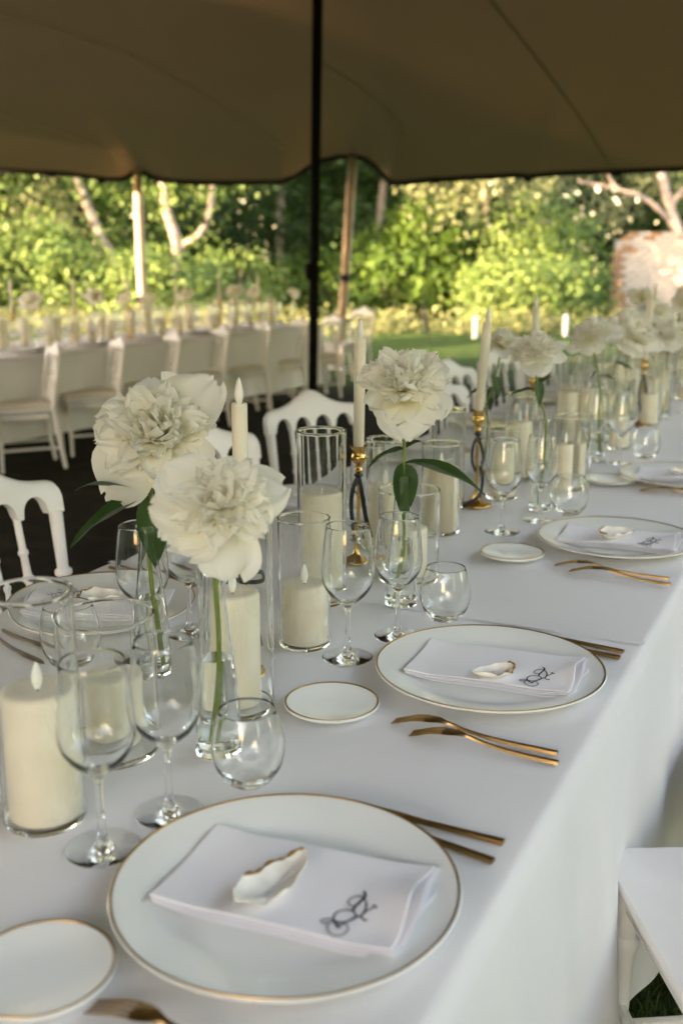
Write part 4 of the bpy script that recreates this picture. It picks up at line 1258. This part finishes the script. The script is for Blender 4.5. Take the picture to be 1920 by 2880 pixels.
q0 = at(255, 2835, TZ + .002); flat_thing('fork', FORK, 'dark gold fork head cut by the bottom edge below the nearest plate', 'fork', q0, q0 + (f2b - f2a), GF)
q0 = at(1800, 1380, TZ + .002); flat_thing('fork', FORK, 'blurred gold fork before the fourth plate at the right edge', 'fork', q0, q0 + (f2b - f2a), GF)
def knife_by_end(me, label, e0, e1, L_):
    """e0: a point on the handle, e1: handle end"""
    d = (e1 - e0); d /= np.linalg.norm(d)
    flat_thing('knife', me, label, 'knife', e1 - d * L_, e1, GK)
knife_by_end(KNIFE, 'longer gold knife handle beyond the nearest plate', at(1115, 2295, TZ + .003), at(1415, 2372, TZ + .003), .190)
knife_by_end(KNIFE2, 'shorter gold knife handle touching the nearest plate', at(1240, 2372, TZ + .003), at(1387, 2425, TZ + .003), .170)
knife_by_end(KNIFE, 'longer gold knife handle beyond the second plate', at(1605, 1804, TZ + .003), at(1753, 1835, TZ + .003), .190)
knife_by_end(KNIFE2, 'shorter gold knife handle touching the second plate', at(1650, 1832, TZ + .003), at(1742, 1852, TZ + .003), .170)

glass(WINE, 'wine_glass', 'nearest wine glass, large and blurred at the left before the wide pillar candle', 290, 2388, 'wine glass', GW)
glass(WINE, 'wine_glass', 'blurred wine glass just above the nearest plate', 478, 2288, 'wine glass', GW, sc=.97)
glass(WINE, 'wine_glass', 'in-focus wine glass standing before the gold candlestick base', 977, 1850, 'wine glass', GW)
glass(WINE, 'wine_glass', 'in-focus wine glass overlapping the bottle vase with the green stem', 1117, 1790, 'wine glass', GW, sc=.96)
glass(WINE, 'wine_glass', 'wine glass right of the second gold candlestick', 1411, 1497, 'wine glass', GW)
glass(WINE, 'wine_glass', 'wine glass before the curved stem of the third peony', 1516, 1466, 'wine glass', GW, sc=.96)
glass(WINE, 'wine_glass', 'blurred wine glass by the fourth plate', 1740, 1305, 'wine glass', GW)
glass(WINE, 'wine_glass', 'blurred wine glass left of the fourth plate, behind a bottle vase', 1668, 1296, 'wine glass', GW, sc=.96)
glass(TUMB, 'tumbler', 'empty stemless tumbler touching the nearest plate', 700, 2200, 'tumbler', GT)
glass(TUMB, 'tumbler', 'in-focus empty tumbler touching the second plate', 1250, 1742, 'tumbler', GT)
glass(TUMB, 'tumbler', 'empty tumbler touching the third plate', 1600, 1446, 'tumbler', GT)
glass(TUMB, 'tumbler', 'blurred tumbler behind the fourth plate', 1812, 1288, 'tumbler', GT)
def solve_base(x, ytop, h):
    lo, hi = 900.0, 2900.0
    for _ in range(40):
        m = (lo + hi) / 2; p = at(x, m)
        if pr(p + np.array([0, 0, h]))[1] < ytop: lo = m
        else: hi = m
    return m
glass(WINE, 'wine_glass', 'wine glass behind the left bottle vase, over the left plate', 412, solve_base(410, 1476, .218), 'wine glass', GW)
glass(WINE, 'wine_glass', 'wine glass hidden behind the front peony, its bowl showing below', 534, 1778, 'wine glass', GW)
glass(WINE, 'wine_glass', 'wine glass behind the centre candlestick', 1035, solve_base(1035, 1250, .218), 'wine glass', GW)
glass(WINE, 'wine_glass', 'wine glass behind the second candlestick among the cylinders', 1475, solve_base(1475, 1130, .218), 'wine glass', GW)
glass(TUMB, 'tumbler', 'tumbler behind the wide left cylinder, before the left plate', 205, 1862, 'tumbler', GT)
glass(TUMB, 'tumbler', 'tumbler on the far side behind the pillar candles', 1010, 1480, 'tumbler', GT)

# left-hand settings
ANG_L = math.atan2(TU[1], TU[0])
LP = [at(278, 1693, TZ + .02)[:2], at(868, 1405, TZ + .02)[:2]]
sp_ = LP[1] - LP[0]; sp_ = sp_ / np.linalg.norm(sp_)
plate('gold-rimmed dinner plate at the left, on the far side of the table', LP[0])
plate('gold-rimmed dinner plate behind the tall glass cylinder', LP[1])
napkin('folded white napkin on the left plate on the far side', LP[0] + np.array([0.0, .0]), R(178))
napkin('folded white napkin showing left of the tall glass cylinder', LP[1] + np.array([-.03, .0]), R(150))
shell('brown-edged oyster shell on the left napkin', (LP[0][0] + .0, LP[0][1] - .01, TZ + NZ(0, 0)), R(10), 2, .9)
shell('oyster shell on the napkin behind the tall cylinder', (LP[1][0], LP[1][1], TZ + NZ(0, 0)), R(40), 0, .9)
knife_by_end(KNIFE, 'gold knife at the left edge before the left plate', at(120, 1812, TZ + .003), at(-40, 1778, TZ + .003), .190)
knife_by_end(KNIFE2, 'shorter gold knife below the other at the left edge', at(90, 1850, TZ + .003), at(-60, 1805, TZ + .003), .170)
flat_thing('fork', FORK, 'gold fork beyond the left plate by the table edge', 'fork', at(548, 1655, TZ), at(300, 1600, TZ), GF)

# candle cylinders and pillar candles
def cylinder(label, bx, by, r, ty):
    p = at(bx, by); h = height(p, ty)
    o = obj('glass_cylinder', cyl_mesh(r, h), None, (p[0], p[1], TZ + .0008)); tag(o, label, 'candle glass', GC); return p
def pillar(label, bx, by, r, ty, led=True, inside=True, pos=None, h=None):
    p = at(bx, by) if pos is None else np.array(pos)
    if h is None: h = height(p, ty)
    o = obj('pillar_candle', pillar_mesh(r, h), None, (p[0], p[1], TZ + (.0078 if inside else .001)), (0, 0, random.uniform(0, 6))); tag(o, label, 'candle', GPC)
    if led:
        obj('flame', FLAME2, o, (0, 0, h - .003)); obj('wick', WICK, o, (0, 0, h - .0045))
    else: obj('wick', WICKB, o, (0, 0, h - .004))
    return o
cylinder('blurred glass cylinder round the wide pillar candle at the left edge', 128, 2302, .0465, 1662)
pillar('wide ivory pillar candle cut by the left edge', 132, 2300, .0405, 1950)
cylinder('broad blurred glass cylinder with a dark foot, behind the nearest wine glass', 318, 2112, .060, 1727)
pillar('ivory pillar candle inside the broad left cylinder', 322, 2098, .036, 1905, False)
cylinder('tall glass cylinder behind the front peony and its bottle vase', 670, 1992, .052, 1455)
pillar('tall ivory pillar candle behind the front bottle vase', 662, 1984, .0375, 1676)
cylinder('low glass cylinder closely round the short pillar candle at the centre', 857, 1812, .0425, 1456)
pillar('short ivory pillar candle with a white flame at the centre', 857, 1812, .0375, 1648)
cylinder('tall glass cylinder with a wide rim before the white chair back', 906, 1690, .0445, 1211)
pillar('tall ivory pillar candle in the tall cylinder, with a bent wick', 906, 1690, .0365, 1392, False)
cylinder('broad low glass cylinder behind the centre bottle vase', 1147, 1628, .060, 1376)
pillar('ivory pillar candle inside the broad cylinder at the centre', 1140, 1622, .042, 1490, False)
cylinder('glass cylinder with a pillar candle right of the centre peony leaves', 1237, 1496, .0455, 1246)
pillar('ivory pillar candle right of the centre peony, under its long leaf', 1237, 1498, .0385, 1318)
cylinder('glass cylinder behind the centre candlestick', 1082, 1535, .0425, 1234)
pillar('ivory pillar candle behind the centre bottle vase', 1082, 1535, .0360, 1368)
cylinder('tall glass cylinder right behind the centre peony', 1256, 1425, .0425, 1150)
pillar('ivory pillar candle in the tall cylinder behind the centre peony', 1256, 1425, .034, 1330, False)
cylinder('glass cylinder with green-tinted foot right of the second candlestick', 1408, 1400, .0425, 1205)
pillar('ivory pillar candle right of the second candlestick foot', 1408, 1400, .0365, 1262, False)
cylinder('glass cylinder behind the third peony stem', 1455, 1345, .0425, 1108)
pillar('ivory pillar candle behind the third peony stem', 1455, 1345, .036, 1190)
cylinder('broad glass cylinder with two pillars right of the third peony', 1602, 1372, .052, 1170)
pillar('left ivory pillar of the pair right of the third peony', 1583, 1388, .021, 1255)
pillar('right ivory pillar of the pair right of the third peony', 1622, 1358, .023, 1250)
cylinder('tall glass cylinder behind the pair of pillars', 1592, 1245, .040, 1010)
pillar('ivory pillar in the tall cylinder behind the pair', 1592, 1245, .035, 1105, False)
cylinder('glass cylinder by the fourth plate wine glass', 1738, 1262, .040, 1065)
pillar('short ivory pillar behind the fourth plate wine glass', 1738, 1262, .031, 1175)
cylinder('glass cylinder behind the far candlestick', 1820, 1195, .040, 1020)
pillar('ivory pillar behind the far candlestick', 1820, 1195, .034, 1110)

# candlesticks, tapers and ribbons
def ribbon(label, p, style, sz=1.0):
    z0 = .186 * sz
    b = MB()
    def band(pts, w=.0045):
        ps = [np.array(q) for q in spline(pts, 8)]; vs = []
        for i, q in enumerate(ps):
            d = ps[min(i + 1, len(ps) - 1)] - ps[max(i - 1, 0)]
            n_ = np.cross(d, np.array([.25, 1, .1])); n_ /= max(1e-9, np.linalg.norm(n_))
            vs += [q - n_ * w, q + n_ * w]
        b.add(vs, [(2 * i, 2 * i + 1, 2 * i + 3, 2 * i + 2) for i in range(len(ps) - 1)])
    if style == 0:     # two long tails
        band([(0, -.006, z0), (-.012, -.010, z0 - .03), (-.015, -.010, z0 - .07), (-.008, -.012, z0 - .12), (-.004, -.014, z0 - .135)])
        band([(0, -.006, z0), (.006, -.012, z0 - .03), (.014, -.014, z0 - .08), (.026, -.012, z0 - .13)])
    elif style == 1:   # bow
        band([(.002, -.007, z0), (.018, -.012, z0 + .014), (.034, -.010, z0 + .016), (.038, -.009, z0 + .004), (.022, -.010, z0 + .000), (.002, -.007, z0)], .0035)
        band([(-.002, -.007, z0), (-.016, -.012, z0 + .004), (-.026, -.010, z0 - .010), (-.022, -.009, z0 - .022)], .0035)
        band([(.002, -.008, z0), (.012, -.014, z0 - .03), (.020, -.015, z0 - .055), (.030, -.014, z0 - .10)], .0050)
    else:              # long loop falling to the foot
        band([(0, -.006, z0), (-.012, -.008, z0 - .03), (-.013, -.008, z0 - .07), (-.004, -.008, z0 - .095)], .0035)
        band([(0, -.006, z0), (.008, -.010, z0 - .03), (.014, -.010, z0 - .06), (.010, -.012, z0 - .075)], .0035)
        band([(.006, -.010, z0 - .08), (.014, -.012, z0 - .11), (.010, -.014, z0 - .15), (-.004, -.022, z0 - .165), (-.028, -.028, z0 - .178), (-.040, -.026, z0 - .182)], .0040)
    b.tube([(.0062 * math.cos(t), .0062 * math.sin(t), z0) for t in np.linspace(0, 6.28, 13)], .0036, 6, False)
    b.tube([(-.004, -.009, z0 + .001), (.004, -.009, z0 - .001)], .0048, 7)
    tag(obj('ribbon', b.mesh('ribbon', M['ribbon'], angle=None), None, (p[0], p[1], TZ)), label, 'ribbon', 'black ribbons')
def candlestick(labs, bx, by, style=0, lean=(0, 0), th=1.0, rib=True, pos=None, zt=TZ, sz=1.0):
    p = at(bx, by) if pos is None else np.array(pos)
    o = thing('candlestick', labs[0], 'candlestick', (p[0], p[1], zt + .0006), 0, 'slim gold candlesticks'); o.scale = (1, 1, sz)
    obj('base', SBASE, o); obj('rod', SROD, o); obj('cup', SCUP, o)
    t = obj('taper_candle', TAPER, None, (p[0], p[1], zt + .2392 * sz), (lean[0], lean[1], 0), (1, 1, th)); tag(t, labs[1], 'candle', 'ivory taper candles')
    obj('flame', FLAME, t, (0, 0, TAPER_H - .003)); obj('wick', WICK, t, (0, 0, TAPER_H - .003))
    if rib: ribbon(labs[2], p, style, sz)
candlestick(('gold candlestick behind the front peony, only its knob and foot showing', 'ivory taper candle rising between the two left peonies', 'thin black ribbon bow right of the front peony'), 690, 1890, 1, sz=.80)
candlestick(('gold candlestick standing left of the centre peony', 'ivory taper candle half hidden by the centre peony', 'black ribbon with two tails on the centre candlestick'), 1007, 1580, 0, (0, R(.6)))
candlestick(('gold candlestick right of the centre peony', 'leaning ivory taper candle against the lawn', 'black ribbon falling to the foot of the right candlestick'), 1337, 1422, 2, (0, R(4.0)))
candlestick(('blurred gold candlestick at the far right', 'blurred taper candle at the far right between peonies', 'blurred black ribbon at the far right'), 1800, 1195, 0, (0, R(2)))
candlestick(('gold candlestick hidden behind the third peony', 'taper candle tip just above the third peony', ''), 1490, 1262, 0, rib=False)

# bottle vases with peonies
vase_and_peony('bottle vase at the left holding the leftmost peony', 'leftmost large white peony with three dark leaves', 432, 1895, 1476, 446, 1228, (-.05, -.80, .60), .174, [(.80, 205, 1, 1.15, 12), (.80, 172, 0, 1.15, -14), (.82, 290, 2, 1.2, 20)], 0, dy=.03)
vase_and_peony('front bottle vase half filled with water below the front peony', 'front large white peony facing the camera over its bottle vase', 616, 2118, 1590, 625, 1425, (.02, -.78, .60), .127, [], 1, dy=-.01)
vase_and_peony('centre bottle vase behind the in-focus wine glass', 'centre white peony with two drooping leaves, in focus', 1127, 1702, 1338, 1140, 1092, (-.12, -.52, .82), .150, [(.74, -75, 2, 1.15, 25), (.74, -12, 1, 1.3, 4), (.80, 185, 3, 1.0, 0), (.82, 40, 4, .7, 0)], 2, dy=0.0)
vase_and_peony('bottle vase holding the third peony with the curved stem', 'white peony seen from the side on a curved stem right of the taper', 1518, 1435, 1172, 1508, 995, (-.15, -.35, .92), .122, [(.78, 150, 0, .8, 5), (.84, -60, 2, .75, 15), (.80, 30, 4, .8, -10)], 4, via=(1512, 1100))
vase_and_peony('bottle vase behind the second candlestick', 'white peony behind the leaning taper, seen from the side', 1360, 1335, 1140, 1412, 972, (.15, -.2, .95), .115, [(.75, 190, 0, .8, 10), (.78, 220, 2, .8, 20), (.85, -50, 2, .8, 20)], 5, via=(1385, 1090))
vase_and_peony('blurred bottle vase left of the fourth wine glass', 'blurred white peony leaning left before the brick ruin', 1672, 1285, 1080, 1662, 950, (-.4, -.3, .85), .140, [(.8, 160, 2, .7, 0), (.75, 20, 0, .6, 0)], 6)
vase_and_peony('blurred bottle vase just left of the short far pillar', 'blurred white peony leaning right before the brick ruin', 1712, 1245, 1055, 1778, 950, (.3, -.4, .85), .170, [(.7, -20, 0, .7, 10), (.72, 30, 3, .8, 0)], 7, via=(1735, 1010))
vase_and_peony('blurred bottle vase at the right edge with dark leaves above', 'blurred white peony at the right edge above two dark leaves', 1862, 1180, 1020, 1872, 945, (.1, -.5, .8), .150, [(.80, 170, 0, .9, -10), (.80, 5, 0, .8, -10)], 8)

# the rest of the table, far and blurred
GFAR = 'small blurred things at the far end of the near table'
FO = ['nearest', 'second nearest', 'third nearest', 'fourth nearest', 'fifth nearest', 'fifth farthest', 'fourth farthest', 'third farthest', 'second farthest', 'farthest', 'very farthest']
def frow():
    k = 0
    for i, a in enumerate(np.arange(4.3, 8.2, 0.44)):
        for j, (b, kind) in enumerate(((-.82 + .07 * math.sin(i * 2.3), 'vase'), (-.72 + .05 * math.sin(i * 1.7), 'cyl'), (-.95 + .04 * math.cos(i), 'cyl'), (-.86, 'stick' if i % 2 else 'cyl'))):
            p = tab(a + .10 * j + random.uniform(-.03, .03), b)
            if kind == 'vase':
                o = obj('bottle_vase', BOT[.24][0], None, (p[0], p[1], TZ + .0008)); tag(o, 'tiny blurred bottle vase at the far end of the near table', 'vase', 'far bottle vases on the near table')
                top = p + np.array([random.uniform(-.05, .05), random.uniform(-.05, .05), random.uniform(.34, .44)])
                peony(FO[i] + ' of the small blurred peonies at the far end of the near table', p + np.array([0, 0, .014]), [p + np.array([0, 0, .014]), p + np.array([0, 0, .2]), top], (random.uniform(-.5, .5), -.5, .8), random.uniform(.13, .17), 'far white peonies on the near table', [(.8, 170, 0, .8, 0), (.8, 10, 2, .8, 0)], i, full=False)
            elif kind == 'cyl':
                r_ = random.choice((.042, .045)); h = random.choice((.20, .24, .30))
                o = obj('glass_cylinder', cyl_mesh(r_, h), None, (p[0], p[1], TZ + .0008)); tag(o, 'small blurred glass cylinder at the far end of the near table', 'candle glass', 'far glass cylinders on the near table')
                q = pillar('small blurred ivory pillar candle at the far end of the near table', 0, 0, .034, 0, pos=p, h=h * random.uniform(.45, .7)); q['group'] = 'far pillar candles on the near table'
            else:
                candlestick(('small blurred gold candlestick at the far end of the near table', 'small blurred taper candle at the far end of the near table', ''), 0, 0, rib=False, pos=p)
        for b in (-.60, -.53):
            p = tab(a + .2 + b * .1, b + .02 * i % .05)
            glass(WINE, 'wine_glass', 'small blurred wine glass at the far end of the near table', p, None, 'wine glass', 'far wine glasses on the near table')
        for b in (-1.03,):
            p = tab(a + .15, b)
            glass(WINE, 'wine_glass', 'small blurred wine glass at the far end of the near table', p, None, 'wine glass', 'far wine glasses on the near table')
frow()
for k in range(2, 6):
    c_ = LP[1] + (TU[:2] * (k - 1) * .74)
    plate(['third', 'fourth', 'fifth', 'sixth'][k - 2] + ' gold-rimmed dinner plate from the left along the far side of the near table', c_, group='hidden-side dinner plates')
for k in range(4):
    p = tab(3.55 + k * .0 + [0, .16, .3, .45][k], [-.80, -.72, -.93, -.84][k])
    r_ = .043; h = [.30, .20, .26, .22][k]
    lab = ['tall', 'low', 'second tall', 'second low'][k]
    o = obj('glass_cylinder', cyl_mesh(r_, h), None, (p[0], p[1], TZ + .0008)); tag(o, 'small blurred glass cylinder at the far end of the near table', 'candle glass', 'far glass cylinders on the near table')
    q = pillar('small blurred ivory pillar candle at the far end of the near table', 0, 0, .034, 0, pos=p, h=h * .6); q['group'] = 'far pillar candles on the near table'

# ------------------------------------------------------------------ the distant table's settings
def distant():
    ordf = ['leftmost', 'second from left', 'third from left', 'fourth from left', 'fifth from left', 'sixth from left', 'seventh from left', 'eighth from left', 'ninth from left']
    FL = [(84, 845, .16), (262, 832, .15), (348, 840, .13), (416, 843, .12), (520, 828, .13), (660, 818, .15), (712, 820, .13), (825, 823, .12)]
    def d2(a, b): 
        q = U2 * a + N2 * b
        return np.array([q[0], q[1], T2Z])
    bm = E2 - 0.5
    for i, (px, py, sz) in enumerate(FL):
        # where the picture column crosses the table's centre line
        d = ray(px, py); t = bm / (d @ N2); p = np.array([d[0] * t, d[1] * t, T2Z]); top = np.array([0, 0, CZ]) + d * t
        o = obj('bottle_vase', BOT[.24][0], None, (p[0], p[1], T2Z + .001)); tag(o, 'bottle vase on the distant table under the ' + ordf[i] + ' peony', 'vase', 'bottle vases on the distant table')
        peony(ordf[i] + ' blurred white peony on the distant table', p + np.array([0, 0, .014]), [p + np.array([0, 0, .014]), p + np.array([.004, 0, .2]), top], (random.uniform(-.4, .4), -.5, .7), sz, 'peonies on the distant table', [(.85, 170, 0, .8, 0), (.8, 10, 2, .8, 0)], i, full=False)
    a_lo, a_hi = float(d2(0, 0) @ U2) + (A2E - 4.3), A2E - .15
    i = 0
    for a in np.arange(a_lo, a_hi, .15):
        b = bm + random.uniform(-.13, .13); p = d2(a, b); h = random.choice((.21, .25, .30, .30))
        o = obj('glass_cylinder', cyl_mesh(.044, h), None, (p[0], p[1], T2Z + .001)); tag(o, 'small blurred glass cylinder on the distant table', 'candle glass', 'glass cylinders on the distant table')
        hh = h * random.uniform(.62, .85)
        o = obj('pillar_candle', pillar_mesh(.036, hh), None, (p[0], p[1], T2Z + .008)); tag(o, 'small blurred ivory pillar candle on the distant table', 'candle', 'pillar candles on the distant table')
        obj('flame', FLAME2, o, (0, 0, hh - .003))
        if i % 4 == 1:
            p = d2(a + .1, bm + .1)
            candlestick(('small blurred gold candlestick on the distant table', 'small blurred taper candle on the distant table', ''), 0, 0, rib=False, pos=p, zt=T2Z)
        i += 1
    for a in np.arange(a_lo, a_hi, .25):
        for b, s in ((E2 - .30, 0), (E2 - .36, .12), (E2 - .72, .05)):
            p = d2(a + s, b); glass(WINE, 'wine_glass', 'small blurred wine glass on the distant table', p, None, 'wine glass', 'wine glasses on the distant table', z=T2Z)
    for k, a in enumerate(np.arange(a_lo + .1, a_hi - .1, .66)):
        p = d2(a, E2 - .19)
        o = plate(ordf[k] + ' blurred dinner plate on the near edge of the distant table', p[:2], group='plates on the distant table'); o.location.z = T2Z + .001
        o = napkin(ordf[k] + ' blurred white napkin on the distant table', p[:2], math.atan2(N2[1], N2[0]), T2Z); o['group'] = 'napkins on the distant table'
distant()
